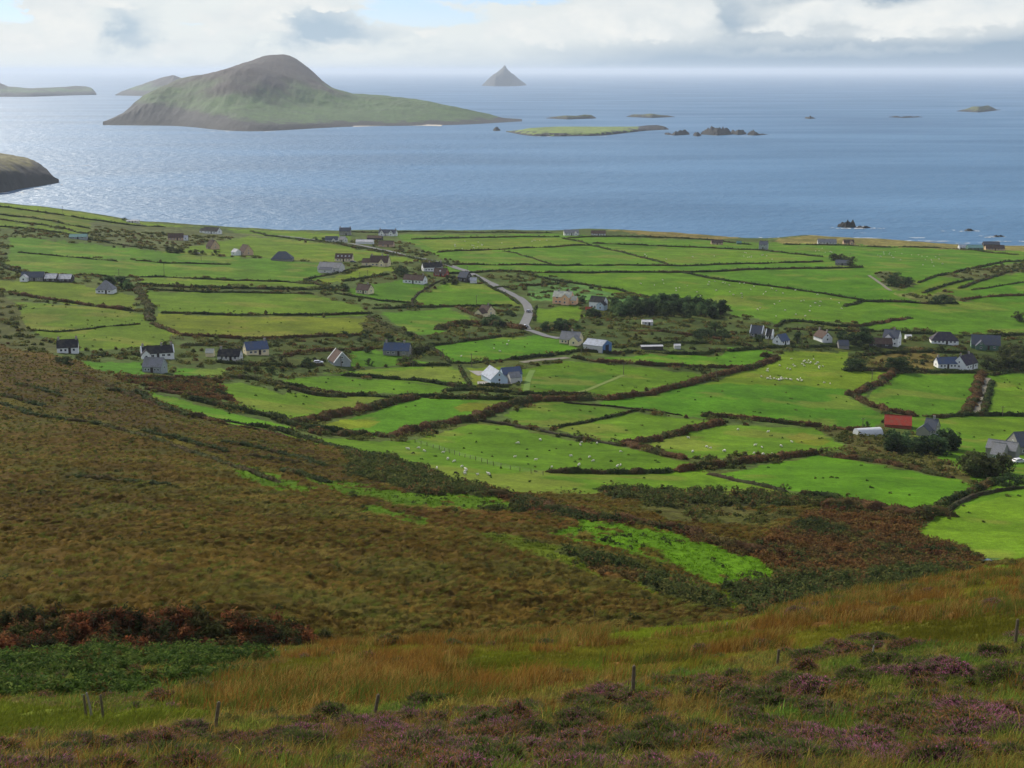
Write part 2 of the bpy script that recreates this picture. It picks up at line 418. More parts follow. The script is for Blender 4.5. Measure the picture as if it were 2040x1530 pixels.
 (RUSH,(112,82,40),[(330,1410),(400,1380),(560,1330),(650,1296),(1020,1276),(1480,1242),(1700,1192),(2040,1147),(2900,1090),(2900,1200),(2040,1235),(1700,1290),(1400,1345),(1120,1395),(900,1430),(520,1440),(360,1440)]),
 (LUSH,(92,116,42),[(930,1308),(1060,1305),(1080,1350),(1010,1385),(940,1360)]),
 (LUSH,(100,134,46),[(1190,1268),(1480,1243),(1560,1240),(1460,1262),(1220,1282)]),
 (LUSH,(86,116,42),[(1120,1330),(1210,1325),(1190,1352),(1130,1352)]),
 (LUSH,(84,110,42),[(-900,1415),(0,1415),(180,1428),(420,1425),(440,1450),(300,1470),(0,1495),(-900,1500)]),
 (LUSH,(86,102,40),[(1760,1255),(2040,1235),(2100,1260),(1960,1300),(1780,1300)]),
 (FERN,(62,92,52),[(-900,1320),(0,1318),(200,1312),(400,1308),(560,1322),(480,1362),(330,1382),(240,1408),(0,1400),(-900,1400)]),
]
UUv, VVv = proj(AG[None, :] * YY, YY, H + EE * YY)
zone = np.full(YY.shape, SCRUB, np.int8)
colr = np.zeros(YY.shape + (3,)); colr[:] = (82, 98, 46)
# outlines wander a little, as the edges of vegetation do
wob_u = (fbm(AG[None, :] * YY / 7, YY / 7, 3, 61) - 0.5) * 14; wob_v = (fbm(AG[None, :] * YY / 7, YY / 7, 3, 62) - 0.5) * 7
PU = UUv + wob_u; PV = VVv + wob_v
row_lim = SUB[0] + SUB[1] + SUB[2] + SUB[3] + SUB[4] + SUB[5] // 1
RB = np.arange(NRT)[:, None] + 0 * UUv
for z, c, poly in PAINT:
    near = poly[0][1] in (1312, 1410, 1308, 1268, 1330, 1415, 1255, 1320)
    us = [p[0] for p in poly]; vs = [p[1] for p in poly]
    bb = (PU > min(us) - 15) & (PU < max(us) + 15) & (PV > min(vs) - 8) & (PV < max(vs) + 8)
    bb &= (RB <= row_lim + 2) if near else (RB > row_lim - 8)
    ix = np.nonzero(bb)
    if not len(ix[0]): continue
    kw_ = 2.2 if z in (LUSH, FERN, BRACK, GORSE, RUSH) else 1.0
    ins = in_poly(UUv[ix] + kw_ * wob_u[ix], VVv[ix] + kw_ * wob_v[ix], poly)
    zone[ix[0][ins], ix[1][ins]] = z
    colr[ix[0][ins], ix[1][ins]] = c
holes = (zone == LUSH) & (fbm(AG[None, :] * YY / 6, YY / 5, 4, 63) > 0.70) & (RB > row_lim)
zone[holes] = MOOR; colr[holes] = (92, 84, 36)
holes = (zone == FERN) & (fbm(AG[None, :] * YY / 5, YY / 5, 4, 64) > 0.58)
zone[holes] = HEATH; colr[holes] = (88, 96, 40)
holes = (zone == RUSH) & (fbm(AG[None, :] * YY / 7, YY / 6, 4, 65) > 0.53)
zone[holes] = LUSH; colr[holes] = (100, 118, 48)
# verges kept clear beside the roads
moorw = np.isin(zone, (MOOR, BRACK, GORSE, HEATH, RUSH, FERN)).astype(float) * 1.0 + np.isin(zone, (SCRUB, LUSH)) * 0.45
k5 = np.ones(5) / 5
for _ in range(2):
    moorw = np.apply_along_axis(lambda r: np.convolve(r, k5, 'same'), 1, moorw)
    moorw = np.apply_along_axis(lambda r: np.convolve(r, k5, 'same'), 0, moorw)
XX = AG[None, :] * YY
DET = detail(XX, YY, moorw)
ZZ = H + EE * YY + DET
# tint: broad patches of paler and yellower sward in the fields, bleached and dark streaks on the moor
n1 = fbm(XX / 60, YY / 60, 4, 71); n2 = fbm(XX / 12, YY / 14, 4, 73); n3 = fbm(XX / 2.2, YY / 2.2, 3, 75)
gf = (zone == FIELD) | (zone == LUSH)
colr[zone == FIELD] = colr[zone == FIELD] * 0.55 + 0.45 * np.array((92, 146, 50))
colr[zone == FIELD] *= np.array([0.92, 0.85, 0.50])
colr[(zone == LUSH) & (RB > row_lim)] *= np.array([1.02, 0.80, 0.50])
colr[(zone == LUSH) & (RB <= row_lim)] *= np.array([1.14, 0.95, 0.75])
colr[(zone == MOOR) | (zone == BRACK)] *= np.array([1.08, 1.04, 0.78])
base = lin(colr) * KALB
isf = (zone == FIELD)[..., None]
yel = np.clip((n1 - 0.45) * 2.2 + (n2 - 0.5) * 1.2, -0.6, 1)[..., None]
fcol = base * (1 + 0.08 * yel * np.array([1.6, 0.8, 0.6])) * (1 + (n2[..., None] - 0.5) * 0.5 + (fbm(XX / 30, YY / 4.5, 3, 81)[..., None] - 0.5) * 0.28)
tan = np.clip((fbm(XX / 28, YY / 20, 4, 79) - 0.60) * 4, 0, 0.32)[..., None]
fcol = fcol * (1 - tan) + tan * lin((146, 136, 66)) * KALB
dk = np.where(np.isin(zone, (MOOR,)), 0.78, 1.0)[..., None]  # moor ground darkened to paint shade into the gaps between tussocks
mcol = dk * base * (1 + (n2[..., None] - 0.5) * 0.9) * (1 + (n3[..., None] - 0.5) * 0.8)
grn = np.clip((fbm(XX / 16, YY / 10, 4, 77) - 0.52) * 4, 0, 0.6)[..., None]
mcol = mcol * (1 - grn) + grn * lin((88, 92, 38)) * KALB * dk
lush = (zone == LUSH)[..., None]
fcol = np.where(lush, base * (1 + (n2[..., None] - 0.5) * 0.9), fcol)
GC = np.clip(np.where(isf | lush, fcol, mcol), 0.004, 0.6)
# sea cliff: a last few rows down to the water
cl = []
for k, (dy, dz) in enumerate(((2, -1.5), (5, -0.45), (9, -0.75), (16, -1.2), (30, -1.6))):
    yy = YY[-1] + dy * (1 + 0.5 * (vnoise(AG * 240, 0 * AG, 5) - 0.5)); top = ZZ[-1]
    zz = top - 1.5 if k == 0 else top * (1 + dz) - (2 if k > 2 else 0)
    cl.append((AG * yy, yy, np.maximum(zz, -3.5)))
Xf = np.vstack([XX] + [c[0][None] for c in cl]); Yf = np.vstack([YY] + [c[1][None] for c in cl]); Zf = np.vstack([ZZ] + [c[2][None] for c in cl])
Cf = np.concatenate([GC] + [np.broadcast_to(alb((95, 92, 60) if k == 0 else (62, 58, 52)), (1, NC, 3)) for k in range(5)], 0)
me = mesh_np('ground', np.stack([Xf.ravel(), Yf.ravel(), Zf.ravel()], 1), grid_faces(Xf.shape[0], NC), M['ground'], Cf.reshape(-1, 3), True)
tag(link('ground', me), 'moorland hillside falling to the green patchwork of coastal fields', 'ground', kind='structure')

# look-ups on that ground
LG = np.linspace(LL[0].max(), LL[-1].min(), 2600)
LGf = np.linspace(L_[0].max(), L_[-1].max(), 2600)
ZG = np.empty((len(LGf), NC), np.float32)
MG = np.empty((len(LGf), NC), np.float32)
for j in range(NC):
    ZG[:, j] = np.interp(LGf, LL[:, j], ZZ[:, j])

def ground(x, y):
    x = np.asarray(x, float); y = np.asarray(y, float)
    fc = np.clip((x / y - A0) / (A1 - A0) * (NC - 1), 0, NC - 1.001)
    fr = np.clip((np.log(y) - LGf[0]) / (LGf[-1] - LGf[0]) * (len(LGf) - 1), 0, len(LGf) - 1.001)
    i = fr.astype(int); j = fc.astype(int); s = fr - i; t = fc - j
    return (ZG[i, j] * (1-s) * (1-t) + ZG[i+1, j] * s * (1-t) + ZG[i, j+1] * (1-s) * t + ZG[i+1, j+1] * s * t)

VV_ = VVv.copy()
_, VACT = proj(XX, YY, ZZ)
VMIN = np.minimum.accumulate(VACT, axis=0)
def at(u, v, back=0):
    """the point of ground seen at a photo pixel"""
    a, e = ray(u, v)
    j = int(np.clip(round((float(a) - A0) / (A1 - A0) * (NC - 1)), 0, NC - 1))
    col = VMIN[:, j]
    i = int(np.argmax(col <= v)) if (col <= v).any() else NRT - 1
    i = max(i, 1)
    v0, v1 = VACT[i-1, j], VACT[i, j]
    t = np.clip((v0 - v) / max(v0 - v1, 1e-6), 0, 1)
    y = math.exp(LL[i-1, j] + t * (LL[i, j] - LL[i-1, j]))
    x = float(ray(u, v)[0]) * y
    y += back
    return x, y, float(ground(x, y))
# ------------------------------------------------------------------ vegetation built leaf by leaf
def leaf_quads(P, size, cols, flat=0.5, aspect=1.6):
    """one small four-cornered leaf at each point, turned every way"""
    n = len(P)
    nrm = rng.normal(size=(n, 3)); nrm[:, 2] = np.abs(nrm[:, 2]) + flat
    nrm /= np.linalg.norm(nrm, axis=1)[:, None]
    t = rng.normal(size=(n, 3)); t -= (t * nrm).sum(1)[:, None] * nrm
    t /= np.linalg.norm(t, axis=1)[:, None]
    b = np.cross(nrm, t)
    s = np.broadcast_to(np.asarray(size, float), (n,)) * rng.uniform(0.6, 1.35, n)
    t = t * (s * aspect * 0.5)[:, None]; b = b * (s * 0.5)[:, None]
    V = np.stack([P - t, P - b * 0.8 + t * 0.1, P + t, P + b * 0.8 + t * 0.1], 1).reshape(-1, 3)
    return V, np.arange(4 * n).reshape(n, 4), np.repeat(cols, 4, axis=0)

def blades(P, h, w, lean, cols, droop=0.5, tipc=1.25, basec=0.8, tips=None):
    """curved grass blades: two quads each, leaning the way of vector lean"""
    n = len(P)
    az = rng.uniform(0, 2 * np.pi, n)
    side = np.stack([np.cos(az), np.sin(az) * 0.5, 0 * az], 1) * (np.asarray(w) * 0.5)[:, None]
    out = lean * h[:, None]
    mid = P + np.stack([out[:, 0] * 0.35, out[:, 1] * 0.35, h * 0.62], 1)
    tip = P + np.stack([out[:, 0], out[:, 1], h * (1 - droop * np.clip(np.hypot(lean[:, 0], lean[:, 1]), 0, 1.2) * 0.5)], 1)
    V = np.stack([P - side, P + side, mid + side * 0.7, mid - side * 0.7, tip + side * 0.15, tip - side * 0.15], 1).reshape(-1, 3)
    b = (np.arange(n) * 6)[:, None]
    Fc = np.concatenate([b + np.array([[0, 1, 2, 3]]), b + np.array([[3, 2, 4, 5]])], 0)
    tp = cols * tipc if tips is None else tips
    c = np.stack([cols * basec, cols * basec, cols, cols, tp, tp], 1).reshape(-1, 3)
    return V, Fc, np.clip(c, 0.003, 0.7)

def merge(parts):
    V = []; Fc = []; C = []; b = 0
    for v, f, c in parts:
        V.append(v); Fc.append(f + b); C.append(c); b += len(v)
    return np.concatenate(V), np.concatenate(Fc), np.concatenate(C)

# cells of the ground, for scattering
cx = 0.25 * (XX[:-1, :-1] + XX[1:, :-1] + XX[:-1, 1:] + XX[1:, 1:])
cy = 0.25 * (YY[:-1, :-1] + YY[1:, :-1] + YY[:-1, 1:] + YY[1:, 1:])
dA = (YY[1:, :-1] - YY[:-1, :-1]) * YY[:-1, :-1] * (AG[1] - AG[0])
zc_ = zone[:-1, :-1]
inview = (np.abs(cx / cy) < np.where(cy < 130, 0.53, 0.43)) & (cy > 10)
DBG = False
def scatter(mask, dens, cap=200000):
    """dens plants per square metre over the masked cells -> points on the ground, ground tint"""
    w = np.where(mask & inview, dA * dens, 0).ravel()
    n = int(min(rng.poisson(w.sum()), cap))
    if DBG: print('SCATTER', int(w.sum()), cap)
    if n == 0: return np.zeros((0, 3)), np.zeros((0, 3))
    k = np.searchsorted(np.cumsum(w), rng.uniform(0, w.sum(), n))
    i, j = np.unravel_index(np.clip(k, 0, w.size - 1), cx.shape)
    s, t = rng.uniform(size=n), rng.uniform(size=n)
    def bl(A): return A[i,j]*(1-s)*(1-t) + A[i+1,j]*s*(1-t) + A[i,j+1]*(1-s)*t + A[i+1,j+1]*s*t
    return np.stack([bl(XX), bl(YY), bl(ZZ)], 1), GC[i, j]

def tufts(P, C, nb, h, w, spread, leanv, jit=0.35, colj=0.25, tipc=1.25, lj=0.35, basec=0.8):
    n = len(P); idx = np.repeat(np.arange(n), nb)
    m = len(idx)
    off = rng.normal(size=(m, 2)) * (np.broadcast_to(spread, (n,))[idx])[:, None]
    Q = P[idx] + np.stack([off[:, 0], off[:, 1], np.full(m, -0.03)], 1)
    hh = np.broadcast_to(h, (n,))[idx] * rng.uniform(1 - jit, 1 + jit, m)
    ww = np.broadcast_to(w, (n,))[idx] * rng.uniform(0.7, 1.3, m)
    ln = np.array(leanv)[None, :] + rng.normal(size=(m, 2)) * lj + off / np.maximum(np.broadcast_to(spread, (n,))[idx], 0.02)[:, None] * 0.18
    cc = C[idx] * rng.uniform(1 - colj, 1 + colj, (m, 1)) * rng.uniform(0.9, 1.1, (m, 3))
    return blades(Q, hh, ww, ln, cc, tipc=tipc, basec=basec)

def domes(P, rad, hgt, nl, ls, palette, flat=0.5, aspect=1.6, wts=None, mixin=0.25):
    """bushy hummocks: leaves over and inside a low dome; palette one colour per dome plus a few strays"""
    n = len(P); idx = np.repeat(np.arange(n), nl); m = len(idx)
    th = rng.uniform(0, 2*np.pi, m); ph = np.arccos(rng.uniform(0.0, 1.0, m)); rr = rng.uniform(0.55, 1.0, m) ** 0.6
    rad = np.broadcast_to(rad, (n,)); hgt = np.broadcast_to(hgt, (n,))
    lump = 1 + 0.45 * (vnoise(P[idx, 0] * 3 + np.cos(th) * 2.1 + 9, P[idx, 1] * 3 + np.sin(th) * 2.1 + ph * 1.5, 91) - 0.5) * 2
    d = np.stack([np.cos(th) * np.sin(ph) * rad[idx], np.sin(th) * np.sin(ph) * rad[idx], np.cos(ph) * hgt[idx]], 1) * (rr * lump)[:, None]
    Q = P[idx] + d
    pal = np.array([alb(c) for c in palette])
    pick = rng.choice(len(pal), n, p=wts)
    pc = pal[pick][idx]
    stray = rng.uniform(size=m) < mixin
    pc = np.where(stray[:, None], pal[rng.choice(len(pal), m, p=wts)], pc)
    pc = pc * rng.uniform(0.7, 1.3, (m, 1))
    return leaf_quads(Q, np.broadcast_to(ls, (n,))[idx], pc, flat, aspect)

def stuff(name, parts, label, mat='foliage'):
    V, Fc, C = merge(parts)
    o = link(name, mesh_np(name, V, Fc, M[mat], C))
    tag(o, label, name.replace('_', ' '), kind='stuff')
    return o
WIND = (0.45, -0.12)
near_z = np.arange(NRT - 1)[:, None] < row_lim
isz = lambda *z: np.isin(zc_, z)

# --- near ground: heather, grasses, rushes, ferns
nd = np.clip((60.0 / cy) ** 1.3, 0.25, 5.0)
patch = fbm(cx / 3.2, cy / 3.2, 3, 101); patch2 = fbm(cx / 5, cy / 5, 3, 103); patch3 = fbm(cx / 7, cy / 7, 3, 107)
heath = isz(HEATH) & near_z
gcol = np.array([alb(c, 1.5) for c in ((108, 122, 46), (88, 114, 44), (136, 124, 58), (118, 98, 50), (98, 106, 44), (154, 138, 72))])
def gtint(P):
    q = vnoise(P[:, 0] / 3.5, P[:, 1] / 3.5, 109) + 0.35 * vnoise(P[:, 0] / 1.1, P[:, 1] / 1.1, 110) - 0.17
    k = np.clip((q * 7 + rng.normal(size=len(P)) * 0.8).astype(int), 0, 5)
    return gcol[np.array([1, 4, 0, 4, 2, 3])[k]] * np.where(rng.uniform(size=(len(P), 1)) < 0.06, 1.6, 1.0)
HP = [(178, 102, 140), (116, 82, 84), (94, 102, 50), (76, 94, 46), (154, 98, 58), (200, 110, 154), (118, 124, 58)]
HPA = np.array([alb(c, 1.6) for c in HP])
def mounds(X, Y, Rm, Hm, wts, per=420):
    """low shrubs: a dark lumpy cushion set all over with upright sprigs, flower or leaf coloured at the tips"""
    out = []
    for x, y, r, h, w in zip(X, Y, Rm, Hm, wts):
        z0 = float(ground(x, y))
        nt_, np_ = 12, 6
        th = np.linspace(0, 2*np.pi, nt_, endpoint=False)[None, :]; ph = np.linspace(0.05, np.pi/2 + 0.25, np_)[:, None]
        lump = 0.86 + 0.34 * (vnoise(np.cos(th)*1.6 + x*3 + ph, np.sin(th)*1.6 + y*3 + ph, 141) - 0.5) * 2
        S = lump * 0.9
        V = np.stack([x + r*S*np.cos(th)*np.sin(ph), y + r*S*np.sin(th)*np.sin(ph), z0 + h*S*np.cos(ph) + 0*th], -1)
        f = grid_faces(np_, nt_); wrap = np.array([[k*nt_ + nt_-1, k*nt_, (k+1)*nt_, (k+1)*nt_ + nt_-1] for k in range(np_-1)])
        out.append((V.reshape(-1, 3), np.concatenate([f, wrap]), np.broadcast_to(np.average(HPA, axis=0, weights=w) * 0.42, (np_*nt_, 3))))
        n = int(np.clip(per * r * (r + h) * 6 * (45.0 / y), 80, 2000))
        t = rng.uniform(0, 2*np.pi, n); p_ = np.arccos(rng.uniform(0.02, 1, n))
        L_ = (0.86 + 0.34 * (vnoise(np.cos(t)*1.6 + x*3 + p_, np.sin(t)*1.6 + y*3 + p_, 141) - 0.5) * 2) * 0.88
        nx, ny, nz = np.cos(t)*np.sin(p_), np.sin(t)*np.sin(p_), np.cos(p_)
        Q = np.stack([x + r*L_*nx, y + r*L_*ny, z0 + h*L_*nz], 1)
        ln = np.stack([nx, ny], 1) / np.maximum(nz, 0.45)[:, None] * 0.7 + rng.normal(size=(n, 2)) * 0.35
        pk = rng.choice(len(HPA), n, p=w); tip = HPA[pk] * rng.uniform(0.7, 1.35, (n, 1))
        stem = HPA[rng.choice([1, 2, 3, 3], n)] * rng.uniform(0.6, 1.0, (n, 1))
        nl = int(n * 1.1); t2 = rng.uniform(0, 2*np.pi, nl); p2 = np.arccos(rng.uniform(0.02, 1, nl))
        L2 = (0.86 + 0.34 * (vnoise(np.cos(t2)*1.6 + x*3 + p2, np.sin(t2)*1.6 + y*3 + p2, 141) - 0.5) * 2) * rng.uniform(0.9, 1.12, nl)
        Q2 = np.stack([x + r*L2*np.cos(t2)*np.sin(p2), y + r*L2*np.sin(t2)*np.sin(p2), z0 + h*L2*np.cos(p2)], 1)
        out.append(leaf_quads(Q2, 0.014 + y * 0.00042, HPA[rng.choice(len(HPA), nl, p=w)] * rng.uniform(0.6, 1.2, (nl, 1)), 0.5, 2.2))
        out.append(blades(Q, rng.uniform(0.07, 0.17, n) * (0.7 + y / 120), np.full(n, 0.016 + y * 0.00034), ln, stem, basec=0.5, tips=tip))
    return out
SW = {'p': (0.34, 0.22, 0.12, 0.10, 0.12, 0.10, 0.0), 'm': (0.34, 0.10, 0.06, 0.06, 0.10, 0.34, 0.0), 'r': (0.10, 0.12, 0.12, 0.08, 0.52, 0.02, 0.04), 'd': (0.12, 0.52, 0.10, 0.18, 0.08, 0.0, 0.0), 'g': (0.03, 0.05, 0.34, 0.44, 0.04, 0.0, 0.10)}
SPOTS = [(790,1465,130,'p'),(740,1490,80,'p'),(1015,1450,100,'p'),(1030,1412,50,'p'),(1210,1480,80,'p'),(1340,1497,70,'p'),(1240,1396,60,'d'),(1180,1382,90,'r'),(1400,1482,150,'p'),(1530,1512,100,'m'),(1590,1456,120,'p'),(1680,1487,130,'m'),(1740,1520,150,'m'),
 (1880,1345,170,'p'),(1770,1345,80,'m'),(2010,1330,80,'p'),(1930,1392,80,'d'),(1860,1402,90,'p'),(1985,1432,150,'m'),(2030,1462,120,'m'),(1700,1282,140,'r'),(1640,1302,90,'r'),(1800,1432,130,'r'),(1880,1465,190,'r'),(1920,1512,200,'r'),(1460,1396,150,'g'),(1580,1402,170,'g'),(1830,1322,110,'g'),(1930,1462,90,'g'),(1490,1426,110,'g'),
 (900,1462,150,'g'),(970,1502,150,'g'),(1260,1432,130,'g'),(60,1515,80,'d'),(140,1482,90,'d'),(280,1500,110,'p'),(390,1470,90,'g'),(330,1475,110,'r'),(500,1490,90,'r'),(430,1512,90,'g'),(580,1466,70,'g'),(650,1472,70,'p'),(210,1482,40,'d'),(1100,1500,90,'r'),(860,1515,90,'d'),(1310,1452,70,'d'),(1640,1420,80,'d'),(960,1425,70,'r'),(560,1515,100,'r'),(700,1520,90,'g'),
 (50,1470,60,'d'),(1500,1470,60,'d'),(1150,1440,90,'g'),(1760,1400,120,'g'),(1980,1300,110,'g'),(1560,1350,90,'r'),(1420,1360,100,'r')]
MX, MY, MR, MH, MW = [], [], [], [], []
def addm(x, y, r, h, w): MX.append(x); MY.append(y); MR.append(r); MH.append(h); MW.append(SW[w])
for u, v, wd, ty in SPOTS:
    x, y, z = at(min(u, 2060), min(v + 8, 1528)); wm = wd * y / F
    for k in range(10):
        r = min(wm * rng.uniform(0.14, 0.36), rng.uniform(0.45, 0.85)); addm(x + rng.normal() * wm * 0.26, y + rng.normal() * wm * 0.55, r, r * rng.uniform(0.40, 0.70) + 0.05, ty if rng.uniform() < 0.75 else 'gdrp'[rng.integers(4)])
P, C = scatter(heath & ((patch < 0.47) | (patch2 > 0.60)) & (cy < 75) & (cy > 17), 0.42 * np.clip(nd, 0, 2.0), 1500)
_, pv = proj(P[:, 0], P[:, 1], P[:, 2]); pu, _ = proj(P[:, 0], P[:, 1], P[:, 2])
sel = vnoise(P[:, 0] / 3.2, P[:, 1] / 3.2, 113) + 0.10 * sstep(1380, 1500, pv) + 0.08 * sstep(1300, 2000, pu) + rng.normal(size=len(P)) * 0.06
for q, s_ in zip(P, sel):
    r = 0.15 + 0.6 * rng.uniform() ** 2; addm(q[0], q[1], r, r * rng.uniform(0.35, 0.65) + 0.04, 'g' if s_ < 0.50 else 'r' if s_ < 0.70 else 'd' if s_ < 0.84 else 'p')
P, C = scatter(isz(RUSH) & near_z & (cy < 125), 0.05, 400)
for q in P:
    r = 0.25 + 0.7 * rng.uniform() ** 2; addm(q[0], q[1], r, r * rng.uniform(0.4, 0.7) + 0.05, 'ggrd'[rng.integers(4)])
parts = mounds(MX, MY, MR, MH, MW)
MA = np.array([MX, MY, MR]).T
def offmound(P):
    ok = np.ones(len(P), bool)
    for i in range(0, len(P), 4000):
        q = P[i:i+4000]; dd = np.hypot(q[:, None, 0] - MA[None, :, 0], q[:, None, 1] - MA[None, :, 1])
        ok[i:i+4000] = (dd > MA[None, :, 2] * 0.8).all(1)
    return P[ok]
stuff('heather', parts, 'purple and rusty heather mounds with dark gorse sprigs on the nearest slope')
P, C = scatter(heath, 20 * np.clip(nd, 0, 2.6), 110000); P = offmound(P)
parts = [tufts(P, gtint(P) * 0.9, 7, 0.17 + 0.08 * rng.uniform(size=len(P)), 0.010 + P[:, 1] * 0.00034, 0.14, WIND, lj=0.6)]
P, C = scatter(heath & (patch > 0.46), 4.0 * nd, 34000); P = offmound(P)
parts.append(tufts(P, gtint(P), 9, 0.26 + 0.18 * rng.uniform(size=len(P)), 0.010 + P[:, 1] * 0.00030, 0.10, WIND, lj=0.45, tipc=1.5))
lm = isz(LUSH) & near_z
P, C = scatter(lm, 16.0 * nd, 40000)
parts.append(tufts(P, C * 1.35, 8, 0.26, 0.012 + P[:, 1] * 0.00034, 0.12, WIND, lj=0.5))
stuff('grass', parts, 'green and straw coloured grasses growing between the heather of the nearest slope')

P, C = scatter(isz(RUSH) & near_z, 9.0 * nd, 52000)
rc = np.array([alb(c, 1.15) for c in ((132, 98, 44), (108, 84, 36), (150, 124, 64), (92, 108, 42), (126, 88, 40), (90, 98, 40))])
rk = np.clip((fbm(P[:, 0] / 6, P[:, 1] / 6, 3, 111) * 10 - 2 + rng.normal(size=len(P)) * 0.9).astype(int), 0, 5)
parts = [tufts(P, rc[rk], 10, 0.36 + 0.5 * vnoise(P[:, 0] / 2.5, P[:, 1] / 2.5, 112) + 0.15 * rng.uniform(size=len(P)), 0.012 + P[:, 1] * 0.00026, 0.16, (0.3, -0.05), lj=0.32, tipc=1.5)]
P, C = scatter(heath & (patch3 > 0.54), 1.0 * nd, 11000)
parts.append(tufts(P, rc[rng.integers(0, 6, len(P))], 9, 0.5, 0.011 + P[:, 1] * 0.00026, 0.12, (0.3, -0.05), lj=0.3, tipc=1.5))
stuff('rushes', parts, 'tall golden brown rushes and moor grass covering the brow of the near slope')


P, C = scatter(isz(FERN) & near_z, 2.2, 9000)
parts = [domes(P, rng.uniform(0.35, 0.8, len(P)), rng.uniform(0.4, 0.95, len(P)), 110, 0.13, [(88, 112, 46), (68, 92, 40), (112, 130, 58), (100, 90, 42)], 0.9, 2.6, (0.4, 0.3, 0.22, 0.08))]
stuff('bracken', parts, 'green bracken fronds filling the hollow at the left of the near slope')

# --- bank of dying bracken below the brown hillside, and the bracken of the valley
far_z = ~near_z
P, C = scatter(isz(BRACK) & far_z & (cy < 150), 2.3, 11000)
bk = fbm(P[:, 0] / 4.5, P[:, 1] / 3, 3, 125) + rng.normal(size=len(P)) * 0.05
BP = [(134, 80, 50), (100, 62, 42), (88, 84, 46), (150, 102, 64), (72, 78, 42)]
parts = []
for lo, hi, pl, hh in ((-1, 0.42, [(84, 88, 46), (70, 80, 42), (100, 96, 54)], 1.0), (0.42, 0.50, [(104, 84, 50), (88, 76, 44), (120, 96, 58)], 0.8), (0.50, 0.60, [(140, 84, 52), (110, 68, 46), (156, 106, 66)], 1.15), (0.60, 2, [(64, 72, 40), (56, 62, 38), (92, 66, 44)], 1.3)):
    Q = P[(bk > lo) & (bk <= hi)]
    if len(Q): parts.append(domes(Q, rng.uniform(0.35, 0.8, len(Q)), rng.uniform(0.4, 1.1, len(Q)) * hh, 80, 0.17, pl, 0.5, 2.2))
P, C = scatter(isz(BRACK) & far_z & (cy >= 150), 0.6, 17000)
VP = [[(134, 96, 56), (116, 84, 50), (128, 104, 58)], [(108, 108, 56), (92, 100, 52), (124, 112, 60)], [(72, 84, 46), (62, 76, 42), (88, 92, 50)], [(128, 104, 64), (112, 92, 54), (96, 84, 50)], [(112, 74, 50), (98, 72, 46), (120, 90, 54)]]
ck = np.clip((fbm(P[:, 0] / 16, P[:, 1] / 12, 4, 127) * 11 - 3 + rng.normal(size=len(P)) * 0.55).astype(int), 0, 4)
for k in range(5):
    Q = P[np.array([0, 3, 1, 4, 2])[ck] == k]
    if len(Q): parts.append(domes(Q, rng.uniform(0.5, 1.7, len(Q)), rng.uniform(0.4, 1.5 if k == 2 else 1.1, len(Q)), 40, 0.24 + Q[:, 1] * 0.0005, VP[k], 0.5, 1.8))
stuff('dead_bracken', parts, 'rust brown bracken on the bank under the brown hillside and in the damp valley')

CLEAR = []          # (x, y, radius): kept free of scrub, filled in by the buildings and roads
def keep(P):
    c = np.array(CLEAR); ok = np.ones(len(P), bool)
    for i in range(0, len(P), 4000):
        q = P[i:i+4000]; d = np.hypot(q[:, None, 0] - c[None, :, 0], q[:, None, 1] - c[None, :, 1])
        ok[i:i+4000] = (d > c[None, :, 2]).all(1)
    return ok
def grow_scrub():
    P, C = scatter(isz(GORSE) & far_z, 0.4, 12000)
    parts = [domes(P, rng.uniform(0.7, 1.9, len(P)), rng.uniform(0.7, 1.7, len(P)), 60, 0.26 + P[:, 1] * 0.0006, [(92, 102, 54), (76, 92, 48), (114, 116, 62), (122, 98, 60)], 0.5, 1.5, (0.4, 0.3, 0.2, 0.1))]
    scr = isz(SCRUB) & far_z & (cy < 1230)
    dens = 0.075 * np.clip(300 / cy, 0.3, 1.5) * np.clip((patch2 - 0.36) * 6, 0, 1)
    P, C = scatter(scr, dens, 15000); k = keep(P); P = P[k]
    parts.append(domes(P, 0.7 + 3.2 * rng.uniform(size=len(P)) ** 2, rng.uniform(0.4, 1.5, len(P)), 64, 0.3 + P[:, 1] * 0.0007, [(98, 106, 52), (118, 116, 58), (86, 98, 50), (122, 98, 58), (132, 130, 70)], 0.6, 1.5, (0.28, 0.26, 0.2, 0.14, 0.12)))
    P, C = scatter(isz(LUSH, MOOR) & far_z & (patch > 0.57), 0.07 * np.where(isz(LUSH), 1.4, 0.3), 3500)
    parts.append(domes(P, rng.uniform(0.4, 1.1, len(P)), rng.uniform(0.35, 0.8, len(P)), 36, 0.16 + P[:, 1] * 0.0005, [(78, 88, 46), (66, 78, 44), (104, 84, 50)], 0.5, 1.5, (0.45, 0.35, 0.2)))
    P, C = scatter(isz(FIELD) & far_z & (cy < 720), 0.0075 * np.clip((patch3 - 0.42) * 6, 0.1, 1), 1600)
    parts.append(domes(P, rng.uniform(0.2, 0.7, len(P)), rng.uniform(0.2, 0.45, len(P)), 26, 0.35, [(84, 112, 46), (76, 98, 44), (110, 116, 56)], 0.5, 1.5))
    stuff('gorse_scrub', parts, 'dark gorse and rough scrub scattered over the valley side and round the cottages')

